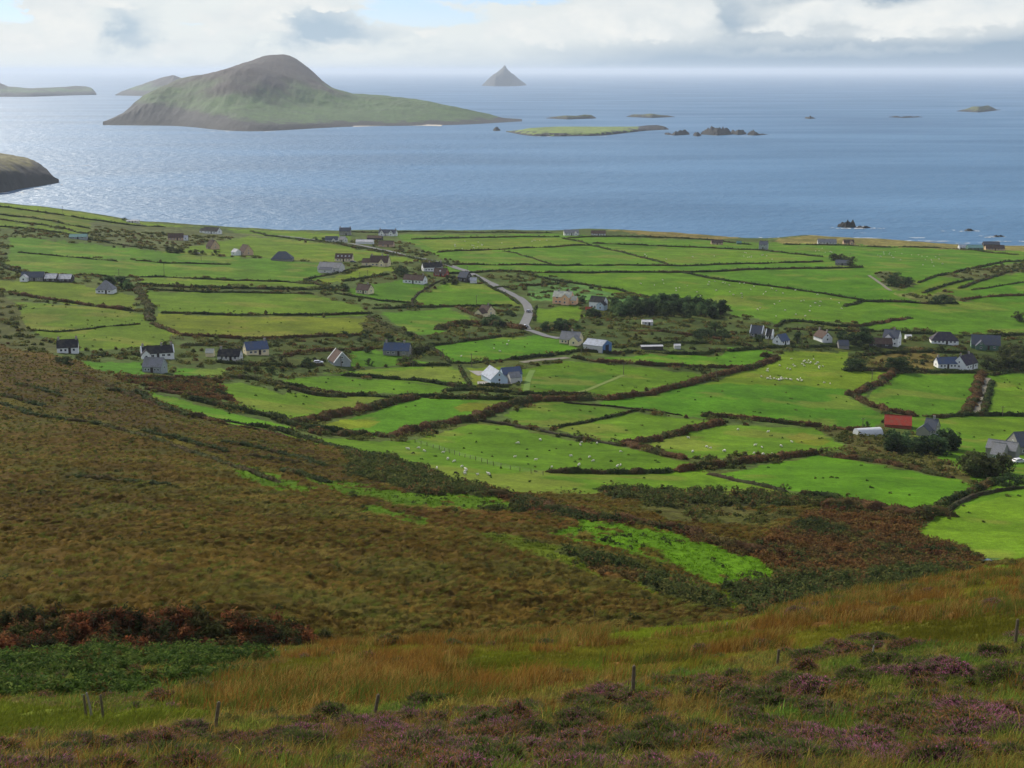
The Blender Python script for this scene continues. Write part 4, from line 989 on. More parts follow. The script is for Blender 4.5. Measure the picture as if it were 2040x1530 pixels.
SKERRY = [
 ('island','low green topped skerry beyond the flat islet, left of a pair',[(1088,236),(1130,238),(1187,236)],[(1088,235),(1100,233),(1125,230),(1150,230.5),(1165,228),(1178,229),(1187,234)],70),
 ('island','low dark skerry beyond the flat islet, right of a pair',[(1248,233),(1300,235),(1345,233)],[(1248,232),(1262,227.5),(1280,228),(1297,226),(1315,229),(1330,230),(1345,232.5)],70),
 ('sea_rock','jagged dark rocks strung off the right end of the flat islet',[(1324,268),(1345,270),(1374,268)],[(1324,266),(1332,263),(1338,266),(1352,259),(1362,257),(1370,262),(1374,267)],40),
 ('sea_rock','small block of rock between the flat islet and the longest skerry',[(1381,270),(1388,272),(1397,270)],[(1381,268),(1385,262),(1392,263),(1397,269)],20),
 ('sea_rock','longest jagged skerry with a brown hump right of the flat islet',[(1396,268),(1430,270),(1458,268)],[(1396,265),(1408,256),(1418,252),(1424,256),(1434,252.5),(1446,254),(1454,260),(1458,266)],60),
 ('sea_rock','dark twin toothed rock beside the longest skerry',[(1455,267),(1470,269),(1487,267)],[(1455,264),(1461,256),(1466,261),(1472,257),(1480,258),(1487,265)],30),
 ('sea_rock','dark rock with a trailing reef at the right end of the skerries',[(1489,269),(1505,270),(1530,268)],[(1489,266),(1496,259),(1502,258),(1507,262),(1512,266),(1520,266),(1530,267.6)],30),
 ('sea_rock','tiny black rock in the sound at the tip of the great island',[(982,260),(988,261),(997,260)],[(982,259),(986,253),(991,252.5),(997,259)],20),
 ('sea_rock','lone notched sea stack far out in the sea at right',[(1603,236),(1613,237),(1625,236)],[(1603,235),(1607,232),(1611,233),(1614,229.5),(1617,232.5),(1625,235.5)],40),
 ('sea_rock','flat broken reef far out between the notched stack and the far right islet',[(1770,233.5),(1800,235),(1838,233.5)],[(1770,233),(1785,230.5),(1795,232.6),(1808,230),(1820,232),(1826,230.5),(1838,233)],50),
 ('island','rocky islet far out near the right edge',[(1906,222),(1950,224),(1994,219)],[(1906,221),(1925,217),(1938,212),(1955,212),(1968,209.5),(1978,214),(1985,218),(1994,218.6)],110),
 ('sea_rock','big black craggy rock close to the shore with surf round it',[(1668,452),(1685,454),(1705,453)],[(1668,450),(1673,444),(1677,443),(1680,438.5),(1684,441),(1689,437.5),(1694,441),(1700,438),(1703,446),(1705,451)],13),
 ('sea_rock','low black ledge in the surf beside the big craggy rock',[(1706,454),(1720,455),(1736,454)],[(1706,452.5),(1713,449),(1719,450.5),(1725,448.8),(1731,451.5),(1736,453.3)],7),
 ('sea_rock','small black rock awash nearer the right edge',[(1921,459.5),(1930,460.5),(1943,459.5)],[(1921,458.5),(1928,455),(1934,455.5),(1938,458),(1943,459)],6),
 ('sea_rock','black reef just off the shore at the right edge',[(1978,471.5),(1988,472.5),(2002,471.5)],[(1978,470.5),(1984,467.5),(1990,468.5),(1995,468),(2002,471)],6)]
for k, (nm, lb, bs, sk, dp) in enumerate(SKERRY):
    mid = [(u, 0.5 * (v + np.interp(u, [p[0] for p in bs], [p[1] for p in bs]))) for u, v in sk]
    isl = nm == 'island'
    if not isl:
        uu = np.linspace(sk[0][0], sk[-1][0], 22); vv = np.interp(uu, [q[0] for q in sk], [q[1] for q in sk]); hh = np.interp(uu, [q[0] for q in bs], [q[1] for q in bs]) - vv
        vv = vv + (rng.uniform(size=22) - 0.32) * 0.42 * hh; vv[0], vv[-1] = sk[0][1], sk[-1][1]; sk = list(zip(uu, vv))
    island(nm, lb, bs, [(mid, dp * 0.25), (sk, dp * 0.6)], dp, dp * 0.5, cat='island' if isl else 'rock', grass=alb((104, 112, 66)) if isl else None, cliff=9 if isl else 99, rough=0.12 if isl else 0.55, kind='structure' if isl else None, group=None if isl else 'sea rocks and skerries', nseed=20 + k, ncol=40 if isl else 56)

# ------------------------------------------------------------------ the sea
ns_, na_ = 260, 200
ys = np.exp(np.linspace(math.log(1150), math.log(120000), ns_)); as_ = np.linspace(-0.7, 0.7, na_)
sm, nt, bs, out = node_mat('sea_water')
g = N(nt, 'ShaderNodeNewGeometry')
def bumpchain():
    prev = None
    for sx, sy, sc, st, ds in ((0.8, 1.6, 0.010, 0.55, 8.0), (1.0, 1.1, 0.045, 1.0, 4.5), (1.0, 1.5, 0.22, 0.9, 0.8)):
        mp = N(nt, 'ShaderNodeMapping'); mp.inputs['Scale'].default_value = (sx, sy, 1); mp.inputs['Rotation'].default_value = (0, 0, 0.35)
        nt.links.new(g.outputs['Position'], mp.inputs['Vector'])
        no = N(nt, 'ShaderNodeTexNoise', Scale=sc, Detail=4.0, Roughness=0.6); nt.links.new(mp.outputs[0], no.inputs['Vector'])
        b = N(nt, 'ShaderNodeBump', Strength=st, Distance=ds); nt.links.new(no.outputs['Fac'], b.inputs['Height'])
        if prev: nt.links.new(prev, b.inputs['Normal'])
        prev = b.outputs[0]
    return prev
nt.links.new(bumpchain(), bs.inputs['Normal'])
no = N(nt, 'ShaderNodeTexNoise', Scale=0.0011, Detail=5.0)
mp = N(nt, 'ShaderNodeMapping'); mp.inputs['Scale'].default_value = (1, 2.5, 1)
nt.links.new(g.outputs['Position'], mp.inputs['Vector']); nt.links.new(mp.outputs[0], no.inputs['Vector'])
f = mrange(nt, no.outputs['Fac'], 0.35, 0.65, 0, 1)
nt.links.new(mixc(nt, f, (0.030, 0.112, 0.208), (0.056, 0.164, 0.278)), bs.inputs['Base Color'])  # wind lanes and cloud shadows painted as broad darker and paler water
rr = mrange(nt, no.outputs['Fac'], 0.35, 0.65, 0.54, 0.42)
nt.links.new(rr, bs.inputs['Roughness'])
# whitecaps, also painting sun glints into the colour: small pale flecks from noise
mp2 = N(nt, 'ShaderNodeMapping'); mp2.inputs['Scale'].default_value = (0.35, 1.0, 1); nt.links.new(g.outputs['Position'], mp2.inputs['Vector'])
wn = N(nt, 'ShaderNodeTexNoise', Scale=0.09, Detail=5.0, Roughness=0.65); nt.links.new(mp2.outputs[0], wn.inputs['Vector'])
cap = mrange(nt, wn.outputs['Fac'], 0.69, 0.75, 0.0, 0.75)
bc = bs.inputs['Base Color'].links[0].from_socket
nt.links.new(mixc(nt, cap, bc, (0.7, 0.74, 0.76)), bs.inputs['Base Color'])
bs.inputs['IOR'].default_value = 1.33; bs.inputs['Specular IOR Level'].default_value = 0.5
Xs = as_[None, :] * ys[:, None]; Ys = np.repeat(ys[:, None], na_, 1)
tag(link('sea', mesh_np('sea', np.stack([Xs.ravel(), Ys.ravel(), 0 * Xs.ravel()], 1), grid_faces(ns_, na_), sm, None, True)), 'blue wind ruffled sea of the sound', 'sea', kind='structure')

# surf: broken white water lying round the rocks and along the shores
fm = plain('surf_foam', (235, 240, 240), 0.9, 0.08, 0.3)
FV, FF = [], []
def surf(u, v, wpx, lenm, n=1, jit=1.0):
    for k in range(n):
        x, y = sea_point(u + rng.normal() * wpx * 0.4 * (n > 1), v + rng.normal() * 0.5 * jit * (n > 1))
        hw = wpx * y / F * 0.5 * rng.uniform(0.08, 0.34 if n > 1 else 1.0); lenm_ = lenm * rng.uniform(0.4, 1.0); m = 14
        t = np.linspace(0, 2 * np.pi, m, endpoint=False)
        r = rng.uniform(0.45, 1.2, m); b = len(FV)
        for tt, q in zip(t, r): FV.append((x + math.cos(tt) * hw * q, y + math.sin(tt) * lenm_ * 0.5 * q, 0.35 + 0.01 * (len(FV) % 40)))
        FV.append((x, y, 0.5)); c = b + m
        for j in range(m): FF.append((b + j, b + (j + 1) % m, c))
for u, v, w, l, n in ((1708,452,46,10,10),(1690,455.5,60,8,9),(1736,455,26,7,6),(1748,456,30,4,4),(1930,461,40,6,7),(1905,459,26,4,3),(1990,473,40,6,8),(1960,470,30,4,4),(1400,478,0,0,0),(1450,477.5,60,5,4),(1560,474,70,5,5),(1720,475,120,5,8),(1850,481,110,5,9),(1940,485,60,5,8),(2010,482,50,5,8),
                      (440,262,50,18,8),(400,255,40,14,4),(540,262.5,70,14,5),(430,288,36,10,4),(640,256.5,60,12,4),(300,251.5,40,12,3),(215,250,20,16,3),(1070,272.5,50,10,4),(1180,272,60,10,4),(1435,236,34,12,6),(1460,271,60,8,6),(1350,271,40,8,4),(1530,269,20,8,3),(1640,237.5,20,10,3),(1830,234.5,20,10,3),(1996,219.5,24,18,4),(1000,262,20,8,2),
                      (20,384,50,9,6),(60,377,40,8,5),(100,368,30,8,6),(60,330,0,0,0),(150,330,70,12,5),(250,452,0,0,0)):
    if n: surf(u, v, w, l, n)
fo = link('surf', mesh_py('surf', FV, FF, fm)); tag(fo, 'broken white surf round the rocks and along the shores', 'surf', kind='stuff')
# the pale beach on the great island
bl_ = [(704,252.3),(740,251.2),(790,250.2),(840,250),(880,251)]
V = []; 
for u, v in bl_:
    x, y = sea_point(u, v); V += [(x, y - 25, 0.6), (x, y + 30, 2.6)]
tag(link('beach', mesh_py('beach', V, [(2*i, 2*i+2, 2*i+3, 2*i+1) for i in range(len(bl_)-1)], plain('sand', (225, 215, 195), 0.9, 0.06, 0.05))), 'pale sandy beach at the foot of the great island', 'beach', kind='structure')

# ------------------------------------------------------------------ roads, yards and the stream
M['tarmac'] = plain('tarmac', (124, 124, 122), 0.85, 0.12, 0.5)
M['track'] = plain('gravel_track', (134, 128, 108), 0.9, 0.2, 0.6)
M['yard'] = plain('yard_gravel', (165, 160, 150), 0.9, 0.15, 0.8)
def strip(name, pts, w, mat, label, cat, lift=0.14):
    P, _ = resample([at(u, v)[:2] for u, v in pts], 2.0)
    P = np.stack([smooth1(P[:, 0], 2.5), smooth1(P[:, 1], 2.5)], 1)
    t = np.gradient(P, axis=0); t /= np.linalg.norm(t, axis=1)[:, None]; nn = np.stack([-t[:, 1], t[:, 0]], 1)
    V = []; q = np.linspace(-0.5, 0.5, 5)
    xy = P[:, None] + nn[:, None] * (q * w)[None, :, None]
    z = ground(xy[..., 0], xy[..., 1]) + lift
    if name in ('road', 'track', 'path'): CLEAR.extend((q[0], q[1], w * 0.5 + 3.0) for q in P[::2])
    o = link(name, mesh_np(name, np.stack([xy[..., 0].ravel(), xy[..., 1].ravel(), z.ravel()], 1), grid_faces(len(P), 5), mat))
    return tag(o, label, cat, kind='structure')
strip('road', [(852,518),(885,526),(933,542),(959,556),(990,571),(1020,586),(1038,596),(1050,608),(1055,622),(1050,635),(1043,648),(1050,657)], 5.2, M['tarmac'], 'grey tarmac road winding down between the fields to the bend', 'road', 0.3)
strip('road', [(525,468),(600,474),(678,484),(768,499),(820,512),(852,518)], 4.5, M['tarmac'], 'narrow far stretch of road sloping past the shore farm', 'road', 0.25)
strip('road', [(1050,657),(1080,668),(1120,676)], 4.5, M['tarmac'], 'short stretch of road leaving the bend toward the bungalow', 'road', 0.3)
strip('track', [(1033,723),(1060,719),(1100,716),(1138,712)], 3.6, M['track'], 'gravel track between the hedges to the blue shed', 'track')
strip('track', [(1968,752),(1958,783),(1950,805),(1942,826)], 3.0, M['track'], 'grassy lane running down from the white farmhouse', 'track')
strip('track', [(1048,780),(1052,755),(1062,735)], 2.5, plain('mown_grass', (102, 132, 42), 0.9, 0.1, 0.5), 'pale mown strip along the field beside the pale blue house', 'track', 0.1)
strip('track', [(1150,783),(1200,765),(1245,746)], 2.0, plain('dry_grass', (114, 132, 50), 0.9, 0.1, 0.5), 'pale slanting track across the field right of the pale blue house', 'track', 0.1)
strip('path', [(934,744),(955,743),(1000,745),(1030,748)], 10.0, M['yard'], 'grey gravel yard round the pale blue house', 'yard')
strip('path', [(940,763),(980,764),(1024,762)], 7, M['yard'], 'grey gravel terrace along the front of the pale blue house', 'yard', 0.16)
strip('path', [(1730,548),(1755,565),(1775,580)], 2.5, M['track'], 'grey path sloping down into the scrubby hollow', 'path')
wat, nt, bs, out = node_mat('stream_water')
bs.inputs['Base Color'].default_value = (0.03, 0.05, 0.06, 1); bs.inputs['Roughness'].default_value = 0.08
strip('stream', [(1952,1124),(1965,1118),(1985,1112)], 2.6, wat, 'small glinting pool of the stream at the foot of the right field', 'stream', 0.35)

# ------------------------------------------------------------------ trees and bushes
def make_tree(pal, nlump, nleaf, spread=0.42, low=0.02, lsz=0.07):
    mb = MB()
    mb.tube([(0,0,-0.05),(0.01,0,0.2),(0.0,0.02,0.45),(0.02,0,0.7)], [0.045,0.035,0.025,0.01], 6)
    for k in range(5):
        t = k * 1.3 + rng.uniform(0, 0.6); z = 0.18 + 0.08 * k
        mb.tube([(0,0,z),(math.cos(t)*0.13,math.sin(t)*0.13,z+0.1),(math.cos(t)*0.26,math.sin(t)*0.26,z+0.17)], [0.02,0.013,0.005], 5)
    P = []; C = []
    pal = np.array([alb(c) for c in pal])
    for k in range(nlump):
        t = rng.uniform(0, 2*np.pi); r = spread * rng.uniform(0.1, 0.85); z = rng.uniform(low + 0.12, 0.86)
        lim = 1 - max(0, (z - 0.5)) * 1.3
        c = np.array([math.cos(t)*r*lim, math.sin(t)*r*lim, z]); rad = rng.uniform(0.12, 0.2)
        n = nleaf // nlump
        d = rng.normal(size=(n, 3)); d /= np.linalg.norm(d, axis=1)[:, None]
        P.append(c + d * (rad * rng.uniform(0.55, 1.08, n) ** 0.7)[:, None] * np.array([1.15, 1.15, 0.8]))
        C.append(pal[rng.integers(len(pal))] * rng.uniform(0.75, 1.3, (n, 1)))
    V, Fc, Cc = leaf_quads(np.concatenate(P), lsz, np.concatenate(C), 0.5, 1.3)
    return mb.mesh('trunk', M['bark']), mesh_np('crown', V, Fc, M['foliage'], Cc)
DK = [(70, 92, 56), (58, 80, 50), (90, 108, 64)]
GB = [(92, 104, 58), (76, 92, 52), (110, 116, 66), (82, 86, 54)]
YL = [(136, 138, 84), (112, 120, 70), (96, 106, 62)]
PROTO = {'dark': [make_tree([tuple(q * f for q in c) for c in DK], 20, 1300, 0.5, -0.02, 0.08) for f in (0.85, 1.0, 1.1, 1.25, 1.4)], 'shrub': [make_tree(GB, 16, 1000, 0.58, -0.1, 0.08) for _ in range(4)],
         'pale': [make_tree(YL, 12, 560, 0.55, -0.06) for _ in range(3)], 'bush': [make_tree(DK, 16, 900, 0.62, -0.12, 0.08) for _ in range(3)]}
TN = {'dark': 'tree', 'shrub': 'shrub', 'pale': 'shrub', 'bush': 'bush'}
def tree(u, v, hpx, kind, label, group=None, wide=1.0):
    x, y, z = at(u, v); h = hpx * y / F
    k = rng.integers(len(PROTO[kind])); tm, cm = PROTO[kind][k]
    o = bpy.data.objects.new(TN[kind], None); COL.objects.link(o); o.location = (x, y, z - 0.1)
    o.rotation_euler = (0, 0, rng.uniform(0, 6.28)); s = h * rng.uniform(0.9, 1.1); o.scale = (s * wide * rng.uniform(0.9, 1.2), s * wide * rng.uniform(0.9, 1.2), s)
    tag(o, label, TN[kind], group)
    link('trunk', tm, o); link('crown', cm, o)
    return o
def grove(pts, kind, label, group, n, hpx, wide=1.0):
    us = [p[0] for p in pts]; vs = [p[1] for p in pts]; c = 0; g = 0
    while c < n and g < 4000:
        g += 1
        u = rng.uniform(min(us), max(us)); v = rng.uniform(min(vs), max(vs))
        if in_poly(np.array([u]), np.array([v]), pts)[0]:
            tree(u, v, hpx * rng.uniform(0.75, 1.2), kind, label, group, wide); c += 1
grove([(1215,624),(1290,612),(1400,612),(1440,622),(1445,634),(1320,636),(1230,632)], 'dark', 'dark evergreen tree of the long plantation right of the white two storey house', 'trees of the dark plantation', 62, 27, 1.05)
grove([(1215,616),(1260,606),(1330,606),(1380,612),(1290,614)], 'dark', 'dark evergreen tree of the long plantation right of the white two storey house', 'trees of the dark plantation', 16, 22, 1.1)
grove([(180,572),(200,566),(245,570),(262,578),(215,572)], 'dark', 'dark tree of the clump behind the hip roofed bungalow', 'trees behind the hip roofed bungalow', 8, 21, 1.2)
grove([(1075,656),(1120,652),(1165,656),(1150,664),(1085,664)], 'dark', 'dark round tree of the clump beside the road bend', 'trees beside the road bend', 9, 20, 1.2)
grove([(1145,622),(1170,618),(1230,640),(1190,640)], 'dark', 'dark tree in the garden below the peach house', 'trees below the peach house', 7, 15, 1.2)
tree(1160,603,18,'dark','lone dark tree just right of the peach house')
tree(1425,662,24,'bush','big dark round bush alone right of the plantation', None, 1.3)
grove([(1340,668),(1400,664),(1480,676),(1560,686),(1480,684),(1360,676)], 'bush', 'dark bush in the scrub between the white roofed shed and the gabled cottages', 'bushes in the scrub', 12, 16, 1.3)
tree(1588,684,22,'dark','dark tree right beside the small slate blue roofed cottage', None, 1.1)
grove([(1665,686),(1690,680),(1735,680),(1735,692),(1680,696)], 'dark', 'dark tree of the clump left of the white two storey house with the brown shed', 'trees by the brown shed', 9, 26, 1.1)
tree(1722,676,28,'dark','tallest dark tree behind the brown shed', None, 1.2)
grove([(1685,738),(1700,728),(1720,735),(1715,741)], 'bush', 'dark bush at the corner of the rough paddock', 'bushes at the corner of the rough paddock', 5, 20, 1.2)
tree(1735,706,14,'dark','small dark bush at the top of the rough paddock')
grove([(1770,738),(1785,732),(1805,736),(1800,741)], 'bush', 'large dark bush behind the top of the hooked russet hedge', 'dark bushes behind the hooked hedge', 4, 25, 1.2)
tree(1836,726,12,'bush','small dark bush left of the blue roofed wing')
grove([(1755,896),(1800,889),(1905,890),(1908,907),(1770,908)], 'dark', 'dark tree of the thicket in front of the red roofed barn', 'trees in front of the red barn', 22, 36, 1.1)
tree(1727,852,16,'bush','small dark bush left of the red roofed barn')
grove([(1905,940),(1930,928),(2000,940),(2005,950),(1930,950)], 'shrub', 'olive green shrub of the clump under the grey sheds', 'shrubs under the grey sheds', 16, 38, 1.0)
grove([(1985,966),(2045,955),(2060,970),(1995,974)], 'bush', 'dark bush by the sunken lane at the right edge', 'bushes by the sunken lane', 6, 20, 1.2)
grove([(1965,735),(2000,712),(2060,700),(2060,735),(1985,745)], 'shrub', 'green shrub crowding the hillside right of the white farmhouse', 'shrubs right of the white farmhouse', 32, 25, 1.2)
grove([(1690,700),(1740,696),(1920,698),(1920,706),(1700,708)], 'shrub', 'shrub in the garden strip below the row of houses at right', 'shrubs below the row of houses', 14, 11, 1.3)
grove([(770,714),(820,714),(830,728),(790,728)], 'pale', 'pale yellow green garden shrub below the slate roofed stone cottage', 'shrubs below the stone cottage', 8, 15, 1.3)
grove([(815,700),(850,696),(860,706),(830,712)], 'shrub', 'green shrub right of the slate roofed stone cottage', 'shrubs right of the stone cottage', 6, 14, 1.3)
tree(735,727,15,'bush','round olive bush on the lawn between the grey gabled house and stone cottage', None, 1.3)
tree(732,702,14,'bush','dark bush left of the slate roofed stone cottage', None, 1.1)
tree(542,744,16,'bush','round dark bush alone in the rough ground below the cream gabled cottage', None, 1.3)
grove([(105,722),(145,720),(140,727),(110,727)], 'bush', 'dark bush below the small white cottage at the moor edge', 'bushes below the small white cottage', 4, 15, 1.3)
grove([(655,582),(690,570),(700,578),(670,585)], 'bush', 'dark bush left of the cream walled bungalow', 'bushes left of the cream walled bungalow', 5, 12, 1.3)
grove([(785,545),(800,540),(815,550),(790,556)], 'bush', 'dark bush at the bend left of the long white house', 'bushes left of the long white house', 4, 14, 1.2)
grove([(875,562),(900,556),(912,566),(885,572)], 'shrub', 'green shrub between the white cottage and the dark house', 'shrubs between white cottage and dark house', 6, 12, 1.3)
grove([(955,655),(975,640),(1005,640),(1000,658)], 'dark', 'dark tree on the brown bank left of the road bend', 'trees left of the road bend', 6, 16, 1.2)
grove([(1000,628),(1018,620),(1030,632),(1010,638)], 'bush', 'small garden bush between the cream gabled bungalow and the road', 'garden bushes by the road', 5, 9, 1.3)
grove([(600,724),(630,716),(640,728),(605,732)], 'bush', 'dark bush left of the grey gabled house', 'bushes left of the grey gabled house', 5, 13, 1.3)
grove([(318,502),(360,500),(420,510),(440,508),(380,508)], 'shrub', 'green shrub of the garden belt round the pink gabled house', 'shrubs round the pink gabled house', 12, 11, 1.4)
grove([(626,480),(648,476),(648,484),(630,486)], 'bush', 'dark bush at the left end of the shore farm', 'bushes at the left end of the shore farm', 3, 10, 1.3)
tree(325,468,9,'bush','dark bush standing left of the brown roofed far cottage')
tree(248,440,8,'bush','dark bush on the skyline by the low clifftop shed', None, 1.4)
grove([(1640,520),(1665,516),(1700,520),(1700,530),(1660,530)], 'shrub', 'grey green bush growing round the ruin on the far plain', 'bushes round the ruin', 9, 13, 1.4)
grove([(1760,572),(1785,556),(1815,566),(1790,580)], 'bush', 'dark bush in the scrubby hollow', 'bushes in the scrubby hollow', 8, 15, 1.4)
grove([(1835,604),(1870,594),(1905,600),(1880,608)], 'bush', 'dark bush by the brown hedge under the hollow', 'bushes under the hollow', 7, 12, 1.5)
tree(2030,640,22,'shrub','green shrub on the pasture at the right edge', None, 1.4)
grove([(470,722),(560,716),(600,735),(560,745),(480,738)], 'shrub', 'rough shrub in the waste ground between the village cottages', 'shrubs in the waste ground', 12, 10, 1.6)
grove([(640,668),(720,664),(860,672),(780,682),(660,678)], 'bush', 'low dark bush on the brown slope above the stone cottage', 'bushes above the stone cottage', 10, 9, 1.7)
# ------------------------------------------------------------------ buildings
WALL = {'white': (228,228,220), 'cream': (222,206,164), 'stone': (132,130,122), 'grey': (150,156,152), 'peach': (226,182,140), 'blue': (178,196,202),
        'green': (84,112,92), 'dark': (72,70,68), 'red': (150,72,56), 'tan': (190,160,128), 'pale': (200,198,188), 'steel': (84,118,160)}
ROOF = {'slate': (92,96,106), 'black': (52,52,56), 'brown': (92,74,66), 'grey': (140,140,140), 'pale': (206,206,204), 'red': (168,68,54), 'cream': (224,206,178),
        'teal': (110,150,142), 'blue': (104,140,178), 'bluegrey': (84,98,124), 'purple': (72,66,78), 'light': (176,182,190)}
WM = {k: plain('wall_' + k, c, 0.85, 0.07, 0.6, k=1.5) for k, c in WALL.items()}
RM = {k: roof_mat('roof_' + k, tuple(min(q * 1.14, 225) for q in c), 0.85) for k, c in ROOF.items()}
TRIM = plain('white_paint', (232,232,228), 0.6, 0.04, 1.0, k=1.45)
CHIM = plain('chimney_render', (176,170,160), 0.9, 0.15, 2.0)
POT = plain('clay_pot', (150,92,66), 0.8, 0.1, 3.0)
DOORM = plain('painted_door', (70,62,58), 0.5, 0.1, 2.0)
gm, nt, bs, out = node_mat('window_glass')
bs.inputs['Base Color'].default_value = (0.03, 0.035, 0.04, 1); bs.inputs['Roughness'].default_value = 0.08

def wall_mesh(L, W, hw, rise, hip, mat, down=1.6):
    x, y = L / 2, W / 2
    V = [(-x,-y,-down),(x,-y,-down),(x,y,-down),(-x,y,-down),(-x,-y,hw),(x,-y,hw),(x,y,hw),(-x,y,hw)]
    Fc = [(0,1,5,4),(2,3,7,6)]
    if hip: Fc += [(1,2,6,5),(3,0,4,7)]
    else:
        V += [(x,0,hw+rise-0.02),(-x,0,hw+rise-0.02)]; Fc += [(1,2,6,8,5),(3,0,4,9,7)]
    return mesh_py('wall', V, Fc, mat)
def roof_mesh(L, W, hw, rise, hip, mats, verge=False, ov=0.28, th=0.16):
    mb = MB(); x = L / 2 + (0.12 if not hip else ov); y = W / 2; k = rise / y; yo = y + ov; zo = hw - ov * k
    rd = max(L / 2 - y, 0.3) if hip else x
    b = [(-x,-yo,zo),(x,-yo,zo),(x,yo,zo),(-x,yo,zo),(-rd,0,hw+rise),(rd,0,hw+rise)]
    t = [(p[0], p[1], p[2] + th) for p in b]
    V = b + t
    Fc = [(6,7,11,10),(8,9,10,11),(9,6,10),(7,8,11),(0,1,7,6),(1,2,8,7),(2,3,9,8),(3,0,6,9),(0,3,2,1)]
    if not hip: Fc = [(6,7,11,10),(8,9,10,11),(0,1,7,6),(2,3,9,8),(1,5,11,7),(5,2,8,11),(3,4,10,9),(4,0,6,10),(0,4,5,1),(4,3,2,5)]
    mb.add(V, Fc)
    mb.tube([(-rd,0,hw+rise+th),(rd,0,hw+rise+th)], 0.11, 5)
    if verge:
        for s in (-1, 1):
            for q in (-1, 1):
                X0, X1 = sorted((s * (L/2 - 0.25), s * (L/2 + 0.16)))
                A = (q*yo, zo - 0.05); B_ = (0, hw + rise - 0.05); h = th + 0.30
                mb.add([(X0,A[0],A[1]),(X1,A[0],A[1]),(X1,B_[0],B_[1]),(X0,B_[0],B_[1]),(X0,A[0],A[1]+h),(X1,A[0],A[1]+h),(X1,B_[0],B_[1]+h),(X0,B_[0],B_[1]+h)],
                       [(0,3,2,1),(4,5,6,7),(0,1,5,4),(1,2,6,5),(2,3,7,6),(3,0,4,7)], 1)
    return mb.mesh('roof', mats)
def add_window(parent, px, pz, w, h, side, d, fine):
    """side: 'f' front, 'r' right gable, 'l' left gable; d distance of that wall from the middle"""
    mb = MB(); fr = 0.09
    def tr(a, b, o):
        if side == 'f': return (a, -d - o, b)
        return (d + o, a, b) if side == 'r' else (-d - o, -a, b)
    def bar(a0, a1, b0, b1, o):
        P = [tr(a, b, oo) for b in (b0, b1) for (a, oo) in ((a0, -0.03), (a1, -0.03), (a1, o), (a0, o))]
        mb.add(P, [(0,3,2,1),(4,5,6,7),(0,1,5,4),(1,2,6,5),(2,3,7,6),(3,0,4,7)])
    bar(px-w/2, px+w/2, pz, pz+fr, 0.07); bar(px-w/2, px+w/2, pz+h-fr, pz+h, 0.05)
    bar(px-w/2, px-w/2+fr, pz+fr, pz+h-fr, 0.05); bar(px+w/2-fr, px+w/2, pz+fr, pz+h-fr, 0.05)
    if w > 1.0: bar(px-0.03, px+0.03, pz+fr, pz+h-fr, 0.045)
    o = link('window', mb.mesh('window', TRIM), parent)
    P = [tr(px-w/2+fr, pz+fr, 0.02), tr(px+w/2-fr, pz+fr, 0.02), tr(px+w/2-fr, pz+h-fr, 0.02), tr(px-w/2+fr, pz+h-fr, 0.02)]
    link('pane', mesh_py('pane', P, [(0,1,2,3)], gm), o)
def chimney(parent, x, z, y=0, s=0.75, hgt=1.1):
    mb = MB(); mb.box(x-s/2, x+s/2, y-s*0.4, y+s*0.4, z-0.7, z+hgt); mb.box(x-s/2-0.06, x+s/2+0.06, y-s*0.4-0.06, y+s*0.4+0.06, z+hgt, z+hgt+0.14)
    for q in (-0.18, 0.18): mb.tube([(x+q,y,z+hgt+0.14),(x+q,y,z+hgt+0.5)], 0.1, 7, 1)
    link('chimney', mb.mesh('chimney', [CHIM, POT]), parent)
def block(root, L, W, hw, rise, wall, roof, hip=False, verge=False, chims=(), nwin=3, door=True, gwin=1, storeys=1, name='wall', at_=(0,0,0), rz=0, skylights=0):
    wo = link(name, wall_mesh(L, W, hw, rise, hip, WM[wall]), root)
    ro = link('roof', roof_mesh(L, W, hw, rise, hip, [RM[roof], TRIM], verge), root)
    wo.location = ro.location = at_; wo.rotation_euler = ro.rotation_euler = (0, 0, rz)
    for c in chims: chimney(ro, c * (L / 2 - 0.45), hw + rise)
    for s in range(storeys):
        z0 = 0.75 + s * 2.45
        if z0 + 1.05 > hw + 0.15: break
        slots = np.linspace(-L/2, L/2, nwin + 2 + (door and s == 0))[1:-1] if nwin else []
        mid = len(slots) // 2
        for i, px in enumerate(slots):
            if door and s == 0 and i == mid:
                mb = MB(); mb.box(px-0.5, px+0.5, -W/2-0.06, -W/2+0.02, -0.1, min(2.05, hw - 0.08)); link('door', mb.mesh('door', DOORM), wo)
            else: add_window(wo, px, z0, min(1.25, L / (nwin + 2) * 0.6), 1.0, 'f', W/2, True)
    if gwin and not hip:
        for side in ('l', 'r'):
            add_window(wo, 0, 0.95, 1.0, 1.1, side, L/2, True)
            if hw + rise > 4.6: add_window(wo, 0, 3.1 if storeys < 2 else 3.6, 0.8, 0.9, side, L/2, True)
    for k in range(skylights):
        y = W / 2; a = math.atan2(rise, y); t = 0.45
        px = (k - (skylights - 1) / 2) * L / (skylights + 0.6)
        c = np.array([px, -y * (1 - t), hw + rise * t + 0.16]); dx = np.array([0.5, 0, 0]); dy = np.array([0, math.cos(a), math.sin(a)]) * 0.6; n = np.array([0, -math.sin(a), math.cos(a)]) * 0.09
        P = [c + sx*dx + sy*dy + sn*n for sn in (-1, 1) for sx, sy in ((-1,-1),(1,-1),(1,1),(-1,1))]
        link('skylight', mesh_py('skylight', P, [(0,3,2,1),(4,5,6,7),(0,1,5,4),(1,2,6,5),(2,3,7,6),(3,0,4,7)], RM['pale']), ro)
    return wo, ro
HOUSES = 0
